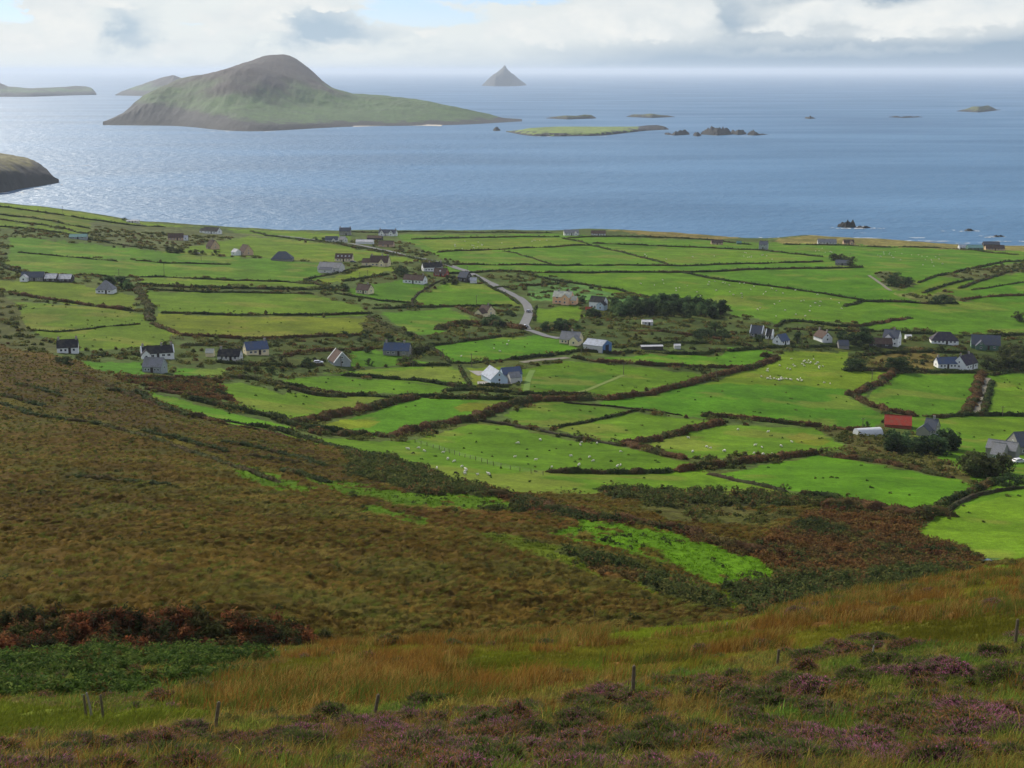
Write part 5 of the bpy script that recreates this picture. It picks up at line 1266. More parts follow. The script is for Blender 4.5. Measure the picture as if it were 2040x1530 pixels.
def house(u, v, wpx, wall, roof, label, yaw=0, gable=False, L=None, W=None, hw=2.6, pitch=0.42, name='house', cat='house', wings=(), dz=0, **kw):
    global HOUSES; HOUSES += 1
    x, y, z = at(u, v)
    wpx *= 0.95; hw *= 0.88; wm = wpx * y / F
    yr = R(yaw)
    if gable:
        W = wm if W is None else W; L = L or W * 1.7
        rot = R(90) + yr; back = L / 2
    else:
        W = W or float(np.clip(wm * 0.5, 3.5, 7.5))
        c, s = abs(math.cos(yr)), abs(math.sin(yr))
        L = L or max((wm - W * s) / max(c, 0.3), 3.0)
        rot = yr; back = W / 2 * c + L / 2 * s
    root = bpy.data.objects.new(name, None); COL.objects.link(root)
    gx, gy = x * (y + back * 0.9) / y, y + back * 0.9
    root.location = (gx, gy, max(z, float(ground(gx, gy))) + dz); root.rotation_euler = (0, 0, rot)
    tag(root, label, cat)
    CLEAR.append((gx, gy, 0.5 * max(L, W) + 2.5)); CLEAR.append((gx * 0.985, gy * 0.985, 0.4 * max(L, W) + 2.0))
    rise = kw.pop('rise', W * pitch)
    wo, ro = block(root, L, W, hw, rise, wall, roof, **kw)
    for w in wings:
        d = dict(w); dx, dy = d.pop('pos'); r = R(d.pop('rz', 0)); ww = d.pop('W'); ll = d.pop('L')
        block(root, ll, ww, d.pop('hw', 2.3), d.pop('rise', ww * 0.4), d.pop('wall', wall), d.pop('roof', roof), name='extension', at_=(dx * L, dy * W, 0.0), rz=r, door=False, nwin=d.pop('nwin', 1), gwin=d.pop('gwin', 0), **d)
    return root, L, W
PORCH = lambda x, w=3.0, **k: dict(pos=(x, -0.62), L=3.6, W=w, hw=2.3, rise=w * 0.5, rz=90, nwin=0, gwin=1, **k)

house(136,704,50,'white','black','small white cottage with a black roof on the moor edge at left', yaw=14, W=6, chims=(-0.95,0.95))
house(314,716,74,'white','black','long white cottage with black roof, white raised copings and gabled front', yaw=20, W=5.6, verge=True, chims=(-0.95,0.3,0.95), nwin=4, wings=(PORCH(-0.38,3.4),))
house(309,743,46,'grey','grey','grey green bungalow with grey roof between two bright lawns', yaw=-6, W=6.5, nwin=4)
house(459,719,50,'pale','black','low long cottage with a black roof left of the cream gabled cottage', yaw=-5, W=5.4, hw=2.2, verge=False, chims=(-0.9,))
house(510,708,58,'cream','bluegrey','cream gabled cottage with a blue grey slate roof', yaw=24, W=6.5, chims=(0.9,))
house(419,711,17,'cream','cream','tiny pale shed behind the black roofed cottages', W=3, hw=2, name='shed', cat='shed', nwin=0, gwin=0)
house(67,560,48,'stone','slate','long grey farmhouse at the far left', yaw=3, W=6.5, hw=2.4, wings=(dict(pos=(-0.3,-0.75), L=4, W=4, rz=90, wall='white', roof='pale', gwin=1, nwin=0),))
house(104,561,24,'dark','pale','left white roofed shed beside the grey farmhouse', W=7, hw=2.2, pitch=0.3, name='shed', cat='shed', nwin=2, gwin=0)
house(132,562,27,'dark','pale','right white roofed shed beside the grey farmhouse', W=7, hw=2.2, pitch=0.3, name='shed', cat='shed', nwin=3, gwin=0)
house(212,585,36,'white','grey','white bungalow with a grey hipped roof in front of dark trees', W=8, hip=True, pitch=0.55, nwin=3, chims=())
house(157,477,38,'grey','teal','long teal roofed shed on the far left hillside', yaw=6, W=7, hw=2.2, pitch=0.25, name='shed', cat='shed', nwin=2, gwin=0)
house(423,466,42,'white','black','white far house near the left shore with dark roof and side gable', yaw=-28, W=7, chims=(0.9,), wings=(dict(pos=(-0.62,0), L=5, W=4.5, hw=2),))
house(351,479,34,'tan','brown','brown roofed far cottage in the scrub at left', yaw=8, W=7, wings=(dict(pos=(0.62,-0.2), L=4, W=4, wall='white', roof='pale', hw=2),))
house(424,497,28,'tan','brown','pinkish tan far house with a steep roof behind garden shrubs', yaw=-40, W=8, hw=2.6, pitch=0.55, chims=(0,))
house(490,509,32,'tan','brown','far house with tall brown roof, tan gable and white annexe at left', yaw=-48, W=8, hw=2.8, pitch=0.6, wings=(dict(pos=(-0.35,-0.8), L=6, W=5, wall='white', roof='pale', hw=2.4),))
house(265,444,26,'pale','pale','low pale shed on the clifftop skyline at left', W=4, hw=2, pitch=0.2, name='shed', cat='shed', nwin=2, gwin=0)
house(563,520,44,'stone','slate','far grey bungalow with a wide dark hipped roof', W=9, hw=1.8, hip=True, pitch=0.5, nwin=2)
house(688,469,24,'stone','slate','tall grey two storey house with end chimneys on the far shore', W=6.5, hw=4.8, storeys=2, chims=(-0.95,0.95))
house(773,470,40,'white','slate','twin gabled white house with slate roofs on the cliff edge', yaw=-12, W=7, hw=2.8, chims=(-0.95,0.95), wings=(dict(pos=(-0.25,-0.6), L=5, W=5, rz=90, rise=3, gwin=1, nwin=0), dict(pos=(0.28,-0.6), L=5, W=5, rz=90, rise=3, gwin=1, nwin=0)))
house(661,483,27,'pale','slate','grey and white cottage with a front gable at the shore farm', W=6, wings=(PORCH(0.2),))
house(683,483,20,'pale','grey','pale small gabled house beside the shore farm cottage', yaw=-30, W=6)
house(727,486,38,'white','pale','long low white roofed shed of the shore farm', yaw=-6, W=6, hw=2, pitch=0.25, name='shed', cat='shed', nwin=0, gwin=0)
house(747,478,34,'brown' if 'brown' in WALL else 'dark','brown','long brown roofed shed behind the white roofed one at the shore farm', yaw=-12, W=5.5, hw=2, pitch=0.3, name='shed', cat='shed', nwin=0, gwin=0)
house(770,492,34,'tan','brown','low dark roofed barn with a pale yard wall at the right of the shore farm', yaw=-8, W=7, hw=2.4, pitch=0.35, name='barn', cat='barn', nwin=1, gwin=0)
house(686,521,38,'cream','brown','cream house with four roof lights behind the big grey barn', yaw=-4, W=7, hw=2.6, skylights=4, nwin=4)
house(660,543,56,'pale','grey','big grey roofed barn with a lean-to, largest of the left village', yaw=-14, W=10, hw=3.2, pitch=0.3, name='barn', cat='barn', nwin=2, gwin=0, wings=(dict(pos=(-0.05,-0.7), L=9, W=5, roof='slate', hw=2.2, rise=1.2),))
house(757,531,44,'cream','brown','cream house with brown roof and twin front gables above the yellow field', yaw=-10, W=8, hw=3.2, pitch=0.5, chims=(-0.9,0.3,0.95), nwin=3, wings=(dict(pos=(0.22,-0.6), L=5, W=4, rz=90, hw=3, rise=2.4, gwin=1, nwin=0), dict(pos=(-0.66,0.0), L=7, W=6, hw=2.4)))
house(861,541,46,'white','black','long white house with a black roof near the head of the winding road', yaw=16, W=6.5, hw=3.2, chims=(-0.3,0.95), nwin=5)
house(879,551,32,'red','brown','red brown house with grey roof between the two white cottages', yaw=-16, W=7, hw=2.4, chims=(0.2,), skylights=1)
house(827,566,52,'white','brown','white cottage with a dark brown roof and right gable on bright grass', yaw=-22, W=6.5, hw=2.7, nwin=4, chims=(0.85,))
house(926,562,30,'dark','slate','dark grey house standing by the winding road', yaw=-30, W=7, hw=3.4, pitch=0.45)
house(943,564,14,'white','pale','small white shed beside the dark grey house', W=4, hw=1.8, name='shed', cat='shed', nwin=0, gwin=0)
house(727,586,38,'cream','brown','cream walled bungalow with brown roof alone in the left fields', yaw=-24, W=7, hw=2.5, nwin=3, chims=(0.6,))
house(969,631,38,'cream','brown','cream gabled bungalow with brown roof left of the road bend', yaw=-36, W=8, hw=2.5, chims=(0.5,), nwin=2, wings=(dict(pos=(0.1,-0.7), L=5, W=5, rz=90, gwin=1, nwin=0),))
house(792,709,60,'stone','bluegrey','stone cottage with a long slate roof behind pale shrubs', yaw=-8, W=6.5, hw=2.6, chims=(-0.92,0.6), nwin=3)
house(676,729,36,'grey','brown','grey gabled house with steep brown roof edged in white', yaw=24, gable=True, L=9, hw=1.9, pitch=0.56, verge=True, nwin=2, skylights=2)
house(985,764,38,'blue','light','pale blue gabled house with light slate roof on a gravel yard', yaw=20, gable=True, L=12, hw=2.2, pitch=0.44, nwin=2, wings=(dict(pos=(0.12,-1.05), L=8, W=5.5, rz=90, roof='bluegrey', hw=2.4), dict(pos=(-0.3,-1.0), L=4.5, W=4, rz=90, roof='grey', hw=2.0, wall='pale')))
house(1138,469,32,'white','grey','white far house with grey roof on the cliff edge', yaw=4, W=7, hw=2.5, wings=(PORCH(0.28),), nwin=4)
house(1192,469,32,'pale','brown','low brown roofed far bungalow beside the coastal heath', yaw=-4, W=7, hw=2.2, pitch=0.35, nwin=4)
house(1122,606,46,'peach','cream','two storey peach house with cream roof and projecting gable', yaw=-18, W=7, hw=4.8, storeys=2, pitch=0.4, nwin=3, chims=(-0.5,0.7), wings=(dict(pos=(0.25,-0.62), L=5, W=4.5, rz=90, hw=4.4, rise=1.9, gwin=1, nwin=0), dict(pos=(0.62,-0.2), L=4, W=5, hw=2.6)))
house(1192,616,40,'white','black','white two storey house with black roof left of the plantation', yaw=-26, W=6.5, hw=4.6, storeys=2, nwin=3, wings=(dict(pos=(0.45,-0.7), L=5, W=4.5, rz=90, wall='blue', hw=3, gwin=1, nwin=0),))
house(1173,624,14,'red','red','small red shed by the white two storey house', W=3.5, hw=2, name='shed', cat='shed', nwin=0, gwin=0)
house(1138,687,52,'cream','grey','cream bungalow with grey roof and front gable beside the blue shed', yaw=-20, W=7.5, hw=2.6, nwin=4, chims=(0.1,), wings=(dict(pos=(0.34,-0.6), L=5, W=4.5, rz=90, rise=2.2, gwin=1, nwin=0),))
hr, hl, hwid = house(1190,703,62,'pale','light','long shed with pale blue grey roof, pale side and blue gable end', yaw=-32, W=9, hw=3.6, pitch=0.22, name='shed', cat='shed', nwin=0, gwin=0, door=False)
mb = MB(); mb.add([(hl/2+0.03,-4.5,-1),(hl/2+0.03,4.5,-1),(hl/2+0.03,4.5,3.5),(hl/2+0.03,0,5.4),(hl/2+0.03,-4.5,3.5)], [(0,1,2,3,4)]); link('gable_cladding', mb.mesh('gable_cladding', WM['steel']), hr)
mb = MB(); mb.box(hl/2+0.02, hl/2+0.09, -1.6, 1.6, -0.5, 3.2); link('door', mb.mesh('door', plain('dark_opening', (26,34,52), 0.8)), hr)
house(1289,648,23,'pale','pale','white flat roofed shed below the plantation', W=5, hw=2, pitch=0.15, name='shed', cat='shed', nwin=1, gwin=0)
house(1349,695,13,'pale','pale','tiny white shed right of the long dark trailer', W=2.5, hw=1.8, pitch=0.2, name='shed', cat='shed', nwin=0, gwin=0)
house(1298,697,48,'dark','pale','long dark trailer shed with a white roof edge', yaw=6, W=3, hw=1.7, pitch=0.12, name='shed', cat='shed', nwin=5, gwin=0, door=False)
house(1428,487,24,'tan','brown','low reddish far cottage at the end of the coastal heath', W=6, hw=2, nwin=2)
house(1472,487,10,'green','teal','tiny green shed on the shore', W=3, hw=2, name='shed', cat='shed', nwin=0, gwin=0)
house(1521,497,22,'grey','slate','grey two storey house standing alone on the shore', yaw=-20, W=7, hw=5, storeys=2, pitch=0.4, chims=(-0.9,0.9), nwin=2)
house(1508,672,34,'stone','slate','dark roofed cottage with white gable copings sunk in the trees', yaw=-22, W=6, hw=2.4, pitch=0.55, verge=True, nwin=2)
house(1533,676,22,'white','black','second dark roofed cottage with white copings beside the first, nearer the trees', yaw=-20, W=6, hw=2.2, verge=True, nwin=1)
house(1556,687,26,'white','bluegrey','small white cottage with a slate blue roof', yaw=-50, gable=True, W=5.6, L=6.5, hw=2.3, pitch=0.5, nwin=2)
house(1639,682,24,'white','brown','small white cottage with its gable to the front and a grey chimney', yaw=18, gable=True, L=9, hw=2.6, pitch=0.5, chims=(0.9,-0.9), nwin=2)
house(1776,690,44,'white','slate','white two storey house with grey slate roof and tall right gable', yaw=-28, W=7.5, hw=4.8, storeys=2, pitch=0.45, chims=(0.3,), nwin=3, wings=(dict(pos=(-0.05,-0.6), L=4, W=4, rz=90, hw=4.4, rise=2, gwin=1, nwin=0),))
house(1752,692,52,'dark','brown','long brown roofed shed in front of the white two storey house', yaw=-4, W=6, hw=2.0, pitch=0.4, name='shed', cat='shed', nwin=2, gwin=0)
house(1679,695,22,'stone','slate','small dark shed among the trees left of the brown shed', W=5, hw=2, name='shed', cat='shed', nwin=0, gwin=0)
house(1809,676,11,'white','pale','white caravan like shed right of the two storey house', W=3, hw=2, pitch=0.15, name='shed', cat='shed', nwin=1, gwin=0)
house(1880,686,60,'white','purple','long low white bungalow with a grey purple hipped roof', yaw=-8, W=7.5, hip=True, hw=2.3, pitch=0.5, nwin=5)
house(1962,697,66,'green','slate','dark green house with slate roof and central front gable', yaw=-14, W=8.5, hw=2.9, pitch=0.5, nwin=3, wings=(dict(pos=(-0.18,-0.58), L=5, W=5, rz=90, rise=2.4, gwin=1, nwin=0),))
house(1884,734,46,'white','bluegrey','blue roofed wing left of the white farmhouse', yaw=4, W=6, hw=2.6, chims=(-0.9,), nwin=4)
house(1922,737,40,'white','purple','white farmhouse with a purple slate roof and a bright gable', yaw=-48, gable=True, W=7.2, L=11, hw=2.9, pitch=0.55, chims=(-0.95,0.5), nwin=3)
house(1647,487,40,'pale','grey','long grey roofed bungalow on the coastal heath', yaw=-6, W=7, hw=2.2, nwin=4)
house(1690,487,22,'tan','brown','small brown far house on the coastal heath right of the grey bungalow', W=6, hw=2.2, wings=(PORCH(0.2),), nwin=2)
house(1918,497,18,'white','pale','white cottage at the left end of the shore hamlet', W=6, hw=2.2, nwin=2)
house(1941,498,32,'green','teal','teal green shed in the middle of the shore hamlet', W=8, hw=2.6, pitch=0.3, name='shed', cat='shed', nwin=1, gwin=0)
house(1981,499,40,'tan','brown','long brown roofed house at the right of the shore hamlet', yaw=-4, W=7, hw=2.2, nwin=4)
house(1974,491,34,'dark','slate','dark shed behind the long brown roofed house of the shore hamlet', W=6, hw=2.6, name='shed', cat='shed', nwin=0, gwin=0)
house(1678,529,32,'stone','slate','ruined grey cottage among bushes on the far plain', yaw=-16, W=6, hw=2, pitch=0.35, nwin=2)
house(1788,854,66,'red','red','long low red roofed barn standing behind dark trees', yaw=-14, W=8, hw=1.4, pitch=0.32, name='barn', cat='barn', nwin=3, gwin=0, door=True)
house(1855,868,44,'stone','slate','grey roofed house half hidden behind the dark trees by the red barn', yaw=-30, W=7, hw=2.4, pitch=0.45, nwin=2, chims=(0.4,), wings=(dict(pos=(-0.3,-0.7), L=5, W=4.5, rz=90),))
house(1868,888,18,'white','light','small pale shed glimpsed between the dark trees', W=4, hw=2, name='shed', cat='shed', nwin=1, gwin=0)
house(2040,906,66,'stone','slate','dark stone house cut off by the right edge', yaw=10, W=8, hw=3.2, pitch=0.45, nwin=3)
house(1990,920,50,'stone','grey','grey gabled shed with pale roof near the right edge', yaw=-34, W=7, hw=2.4, pitch=0.4, name='shed', cat='shed', nwin=1, gwin=0, wings=(dict(pos=(-0.1,0.7), L=9, W=5, roof='grey', hw=2.4),))
# the white polytunnel by the red barn
mb = MB(); n = 12; L_t = 9.0; r = 2.6
V = [(x + (0), math.cos(math.pi * k / n) * r, math.sin(math.pi * k / n) * r * 0.9) for x in np.linspace(-L_t/2, L_t/2, 7) for k in range(n + 1)]
Fc = [(i*(n+1)+k, i*(n+1)+k+1, (i+1)*(n+1)+k+1, (i+1)*(n+1)+k) for i in range(6) for k in range(n)] + [tuple(range(n+1)), tuple(6*(n+1)+k for k in range(n, -1, -1))]
x, y, z = at(1733, 868)
o = link('polytunnel', mesh_py('polytunnel', V, Fc, plain('polythene', (222,226,224), 0.35, 0.05, 1.0)), loc=(x, y + 2.5, z - 0.2), rz=R(12))
tag(o, 'white rounded polytunnel left of the red roofed barn', 'polytunnel')
for k, x_ in enumerate((-4.4, 4.4)):
    mb = MB(); mb.tube([(x_*1.01, math.cos(math.pi*j/12)*r*1.01, math.sin(math.pi*j/12)*r*0.91) for j in range(13)], 0.06, 5); link('hoop', mb.mesh('hoop', WM['grey']), o)

# ------------------------------------------------------------------ cars
CARM = {'white': plain('car_paint_white', (225,226,226), 0.3, 0.02, 1, spec=0.5), 'silver': plain('car_paint_silver', (170,174,180), 0.3, 0.02, 1, metal=0.5), 'dark': plain('car_paint_dark', (50,54,62), 0.3, 0.02, 1, spec=0.5)}
TYRE = plain('tyre_rubber', (30,30,30), 0.9); RIM = plain('wheel_rim', (150,150,152), 0.4, 0.05, 1, metal=0.7); LAMP = plain('headlamp_lens', (230,230,220), 0.2); TAIL = plain('tail_lamp_lens', (150,24,20), 0.3)
def car(u, v, rz, paint, label):
    x, y, z = at(u, v)
    root = bpy.data.objects.new('parked_car' if paint != 'silver' else 'car', None); COL.objects.link(root); root.location = (x, y, z + 0.3); root.rotation_euler = (0, 0, R(rz)); tag(root, label, 'car')
    prof = [(-2.05,0.35),(-2.1,0.75),(-1.95,0.95),(-1.5,1.42),(0.35,1.45),(1.1,0.98),(1.95,0.85),(2.1,0.6),(2.05,0.33)]
    V = []; n = len(prof)
    for yy, s in ((-0.86, 1), (0.86, 1)):
        for px, pz in prof: V.append((px, yy * (0.82 if pz > 1.2 else 1), pz))
    Fc = [(k, (k+1) % n, n + (k+1) % n, n + k) for k in range(n)] + [tuple(range(n))[::-1], tuple(range(n, 2*n))]
    body = link('body', mesh_py('body', V, Fc, CARM[paint]), root)
    mb = MB()
    for s in (-1, 1): mb.add([(-1.45,s*0.868,1.0),(0.75,s*0.868,1.02),(0.3,s*0.74,1.38),(-1.3,s*0.74,1.36)], [(0,1,2,3)])
    mb.add([(1.08,-0.78,1.02),(1.08,0.78,1.02),(0.42,0.68,1.42),(0.42,-0.68,1.42)], [(0,1,2,3)]); mb.add([(-1.93,-0.78,1.0),(-1.93,0.78,1.0),(-1.56,0.68,1.38),(-1.56,-0.68,1.38)], [(0,1,2,3)])
    link('windows', mb.mesh('windows', gm), root)
    for px in (-1.3, 1.3):
        for s in (-1, 1):
            mb = MB(); mb.tube([(px, s*0.70, 0.32), (px, s*0.89, 0.32)], 0.32, 14); w = link('wheel', mb.mesh('wheel', TYRE), root)
            mb = MB(); mb.tube([(px, s*0.885, 0.32), (px, s*0.905, 0.32)], 0.19, 10); link('rim', mb.mesh('rim', RIM), w)
    for s in (-1, 1):
        mb = MB(); mb.box(2.02, 2.13, s*0.62-0.16, s*0.62+0.16, 0.6, 0.76); link('headlight', mb.mesh('headlight', LAMP), root)
        mb = MB(); mb.box(-2.14, -2.02, s*0.66-0.12, s*0.66+0.12, 0.62, 0.85); link('tail_light', mb.mesh('tail_light', TAIL), root)
car(1053, 623, 75, 'silver', 'silver car driving on the straight of the winding road')
car(1046, 653, 60, 'white', 'white car at the foot of the road bend')
car(634, 726, 10, 'white', 'white car parked left of the grey gabled house')
car(393, 507, 0, 'white', 'white car parked below the pinkish tan far house')
car(2030, 924, 20, 'white', 'white van like car parked under the dark stone house at the right edge')
car(703, 524, 5, 'dark', 'dark car parked between the two cream houses of the left village')

# ------------------------------------------------------------------ poles, posts and the post fence
WOOD = plain('weathered_wood', (124,112,90), 0.9, 0.25, 6); PALEW = plain('bleached_wood', (176,168,150), 0.9, 0.2, 6); INS = plain('insulator', (170,175,175), 0.3)
def pole(u, vt, vb, label):
    x, y, z = at(u, vb); h = max((vb - vt) * y / F, 4.0)
    root = bpy.data.objects.new('utility_pole', None); COL.objects.link(root); root.location = (x, y, z); root.rotation_euler = (R(rng.normal()*1.0), R(rng.normal()*1.0), rng.uniform(-0.5, 0.5))
    tag(root, label, 'utility pole', 'wooden utility poles across the fields')
    mb = MB(); mb.tube([(0,0,-0.5),(0,0,h)], [0.16,0.11], 8); link('post', mb.mesh('post', WOOD), root)
    mb = MB(); mb.box(-0.75,0.75,-0.06,0.06,h-0.5,h-0.38); ca = link('crossarm', mb.mesh('crossarm', WOOD), root)
    for q in (-0.65, 0.65):
        mb = MB(); mb.tube([(q,0,h-0.38),(q,0,h-0.15)], 0.06, 6); link('insulator', mb.mesh('insulator', INS), ca)
POLES = [(327,524,548,'tallest wooden pole in the broad left field'),(401,508,520,'pole below the pinkish tan far house'),(125,410,424,'pole on the skyline of the far left cliff'),(237,536,549,'pole behind the trees of the hip roofed bungalow'),
 (949,588,608,'pole in the paddock above the cream gabled bungalow'),(882,694,714,'pole in the bright field right of the stone cottage'),(940,703,731,'pole at the corner of the pale blue house garden'),(822,694,730,'tall pole in front of the stone cottage'),
 (680,709,730,'pole against the grey gabled house'),(935,662,678,'pole on the brown bank left of the road bend'),(717,542,556,'left pole of a pair in the yellow field below the twin gables'),(733,538,553,'right pole of a pair in the yellow field below the twin gables'),
 (1242,721,746,'pole alone in the field right of the pale blue house'),(1427,733,756,'pole on the long brown bank'),(1158,686,704,'pole left of the blue shed'),(1092,648,662,'pole among the trees by the road bend'),(1126,644,660,'pole right of the trees by the road bend'),
 (1598,664,684,'pole between the slate blue roofed cottage and the gable fronted one'),(1530,673,690,'pole in front of the cottages with white copings'),(1693,503,513,'pole behind the ruined cottage on the far plain'),(1997,808,829,'pole in the right edge field below the lane'),
 (1718,835,854,'pole left of the red roofed barn'),(1737,734,757,'pole with pale top in the yellow sheep field'),(811,518,530,'pole above the bend left of the long white house'),(931,530,546,'pole by the dark grey house')]
for p in POLES: pole(*p)
def fpost(u, vt, vb, label, mat=None, lean=0.0, r=0.06, back=0):
    x, y, z = at(u, vb); h = (vb - vt) * y / F
    mb = MB(); dx = lean * h
    r *= 0.56
    mb.tube([(0,0,-0.4),(dx*0.3,0,h*0.35),(dx,0,h)], [r*1.05, r, r*0.92], 8)
    mb.tube([(dx,0,h-0.02),(dx*1.01,0,h+0.03)], [r*0.9, r*0.5], 8)
    o = link('fence_post', mb.mesh('fence_post', mat or WOOD), loc=(x, y, z))
    tag(o, label, 'fence post', 'weathered fence posts on the hillside')
FP = [(89,1231,1250,'dark post on top of the bracken bank, first from the left edge'),(187,1232,1252,'dark post on top of the bracken bank, second from the left edge'),(257,1245,1262,'short stump on the face of the bracken bank'),(284,1226,1239,'short post on the bracken bank left of the tallest bank post'),
 (310,1217,1237,'tallest dark post on top of the bracken bank'),(358,1221,1234,'thin short post on the bank between two taller posts'),(414,1217,1234,'dark post near the crest of the bracken bank, right of the thin one'),(486,1227,1241,'last post at the right end of the bracken bank'),
 (1184,1213,1228,'faint post on the end of the brown hillside'),(1255,1208,1222,'faint post above the gully right of another')]
for p in FP: fpost(*p, r=0.09)
fpost(546,1290,1305,'bleached pale stake at the right end of the bracken bank',PALEW,0.0,0.07); fpost(568,1292,1305,'second bleached stake beside the pale one',PALEW,0.1,0.06)
fpost(172,1377,1432,'left post of the three standing together by the green bracken',WOOD,-0.03,0.09); fpost(184,1372,1432,'middle leaning post of the three by the green bracken',PALEW,-0.14,0.08); fpost(206,1377,1432,'right post of the three standing by the green bracken',WOOD,-0.05,0.09)
fpost(429,1390,1455,'leaning grey post in front of the rushes',WOOD,0.16,0.10); fpost(746,1377,1430,'leaning post in the rushes below the hillside',WOOD,0.18,0.10); fpost(1261,1320,1378,'straight flat topped post in the middle of the rushes',WOOD,0.02,0.11)
fpost(1549,1290,1324,'square topped post in the rushes right of centre',WOOD,0.04,0.11); fpost(1736,1282,1320,'thin bleached post leaning by the heather at right',PALEW,0.08,0.07); fpost(2022,1228,1284,'thick dark post at the right edge',WOOD,0.03,0.13); fpost(1448,1239,1252,'pale stump on the brow above the gully',PALEW,0,0.09)
fr = bpy.data.objects.new('post_fence', None); COL.objects.link(fr); x0, y0, z0 = at(950, 915); fr.location = (x0, y0, z0)
tag(fr, 'post and wire fence slanting across the big sheep field', 'fence')
line = [at(u, v) for u, v in [(827,882),(880,897),(935,914),(990,930),(1040,940),(1082,947)]]
Pf, _ = resample([p[:2] for p in line], 4.0); tops = []
for k, (x, y) in enumerate(Pf):
    z = float(ground(x, y)); mb = MB(); hh = 1.25 * rng.uniform(0.85, 1.1); mb.tube([(0,0,-0.3),(rng.normal()*0.06,rng.normal()*0.06,hh)], 0.09, 6)
    link('post', mb.mesh('post', WOOD), fr, loc=(x - x0, y - y0, z - z0)); tops.append((x - x0, y - y0, z - z0))
mb = MB()
for hgt in (0.4, 0.75, 1.1): mb.tube([(p[0], p[1], p[2] + hgt) for p in tops], 0.012, 4)
link('wire', mb.mesh('wire', plain('fence_wire', (120,120,118), 0.5, metal=0.6)), fr)

# ------------------------------------------------------------------ sheep
WOOL = plain('wool', (226,220,200), 0.95, 0.08, 5, k=1.3); FACE = plain('sheep_face', (60,54,50), 0.9)
DWOOL = plain('dark_wool', (58,50,44), 0.95)
def sheep_mesh(graze, wool):
    """one skin: barrel body, neck, head and four legs grown from a joint skeleton"""
    hz = 0.28 if graze else 0.86; hx = 0.92 if graze else 0.86
    J = [(0,0,0.62),(-0.42,0,0.64),(0.36,0,0.66),(0.60,0,0.72 if not graze else 0.58),(hx,0,hz),(hx+0.2,0,hz-0.07)]
    E = [(0,1),(0,2),(2,3),(3,4),(4,5)]; rad = [0.29,0.25,0.26,0.16,0.11,0.06]
    for sx, b in ((-0.42,1),(0.36,2)):
        for sy in (-1, 1):
            k = len(J); J += [(sx, sy*0.14, 0.36),(sx+0.01, sy*0.14, 0.0)]; E += [(b,k),(k,k+1)]; rad += [0.07,0.04]
    me = bpy.data.meshes.new('sheep'); me.from_pydata(J, E, []); o = bpy.data.objects.new('sheep', me); COL.objects.link(o)
    m = o.modifiers.new('skin', 'SKIN'); s = o.modifiers.new('sub', 'SUBSURF'); s.levels = s.render_levels = 1
    for k, r_ in enumerate(rad): me.skin_vertices[0].data[k].radius = (r_, r_)
    me.skin_vertices[0].data[0].use_root = True
    bpy.context.view_layer.update()
    dg = bpy.context.evaluated_depsgraph_get(); ev = o.evaluated_get(dg); res = bpy.data.meshes.new_from_object(ev)
    bpy.data.objects.remove(o)
    res.materials.clear(); res.materials.append(wool); res.materials.append(FACE)
    for p in res.polygons:
        p.material_index = 1 if (p.center.x > hx - 0.03 or p.center.z < 0.26) and not (p.center.z > 0.3 and p.center.x < 0.7) else 0
        p.use_smooth = True
    res.name = 'sheep'
    return res
SH = [sheep_mesh(True, WOOL), sheep_mesh(False, WOOL)]
SHD = sheep_mesh(True, DWOOL)
def sheep(u, v, label, group, me=None, sc=0.85):
    x, y, z = at(u, v)
    o = link('sheep', me or SH[rng.integers(2)], loc=(x, y, z - 0.02), rz=rng.uniform(0, 6.28)); s = sc * rng.uniform(0.85, 1.15); o.scale = (s, s, s)
    tag(o, label, 'sheep', group)
R4 = lambda L: [(680 + a / 3, 700 + b / 3 + 2.5) for a, b in L]
R5 = lambda L: [(1360 + a / 3, 700 + b / 3 + 2) for a, b in L]
for p in R4([(1058,547),(1190,527),(1437,542),(1428,557),(1527,549),(1668,597),(1036,629),(1160,648),(1373,625),(1482,631),(1507,652),(1421,677),(1669,677),(1649,687),(1258,691)]): sheep(*p, 'white sheep grazing in the big field to the right of the post fence', 'sheep right of the post fence')
for p in R4([(400,584),(464,576),(495,594),(607,603),(676,656),(720,687),(745,708),(738,718),(740,731),(571,698),(485,690),(543,740),(815,735),(881,735),(637,641)]): sheep(*p, 'white sheep on the slope to the left of the post fence', 'sheep left of the post fence')
for p in R4([(225,612),(432,607),(682,730)]): sheep(*p, 'dark sheep on the slope to the left of the post fence', 'dark sheep left of the post fence', SHD)
for p in R5([(36,517),(145,570),(168,578),(252,594),(432,561),(473,572),(587,566),(653,541),(428,611),(480,616),(535,614),(590,622),(712,604),(245,595),(330,467),(375,620),(320,655),(60,600),(510,480)]): sheep(*p, 'white sheep in the pointed field walled by rusty hedges', 'sheep in the pointed field')
def flock(poly, n, label, group, rows=None):
    us = [p[0] for p in poly]; vs = [p[1] for p in poly]; c = 0
    cents = [(rng.uniform(min(us), max(us)), rng.uniform(min(vs), max(vs))) for _ in range(max(n // 6, 2))]
    g = 0
    while c < n and g < 5000:
        g += 1
        a = cents[rng.integers(len(cents))]; u = a[0] + rng.normal() * (max(us) - min(us)) * 0.10; v = a[1] + rng.normal() * (max(vs) - min(vs)) * 0.12
        if g % 3 == 0: u, v = rng.uniform(min(us), max(us)), rng.uniform(min(vs), max(vs))
        if in_poly(np.array([u]), np.array([v]), poly)[0]: sheep(u, v, label, group, sc=0.9); c += 1
lb = 'white sheep of the flock in the yellow green field left of the rough paddock'; gp = 'flock in the yellow green field'
flock([(1470,752),(1690,770),(1690,760),(1600,756),(1480,748)], 24, lb, gp); flock([(1560,712),(1680,706),(1680,735),(1600,742),(1500,742)], 22, lb, gp)
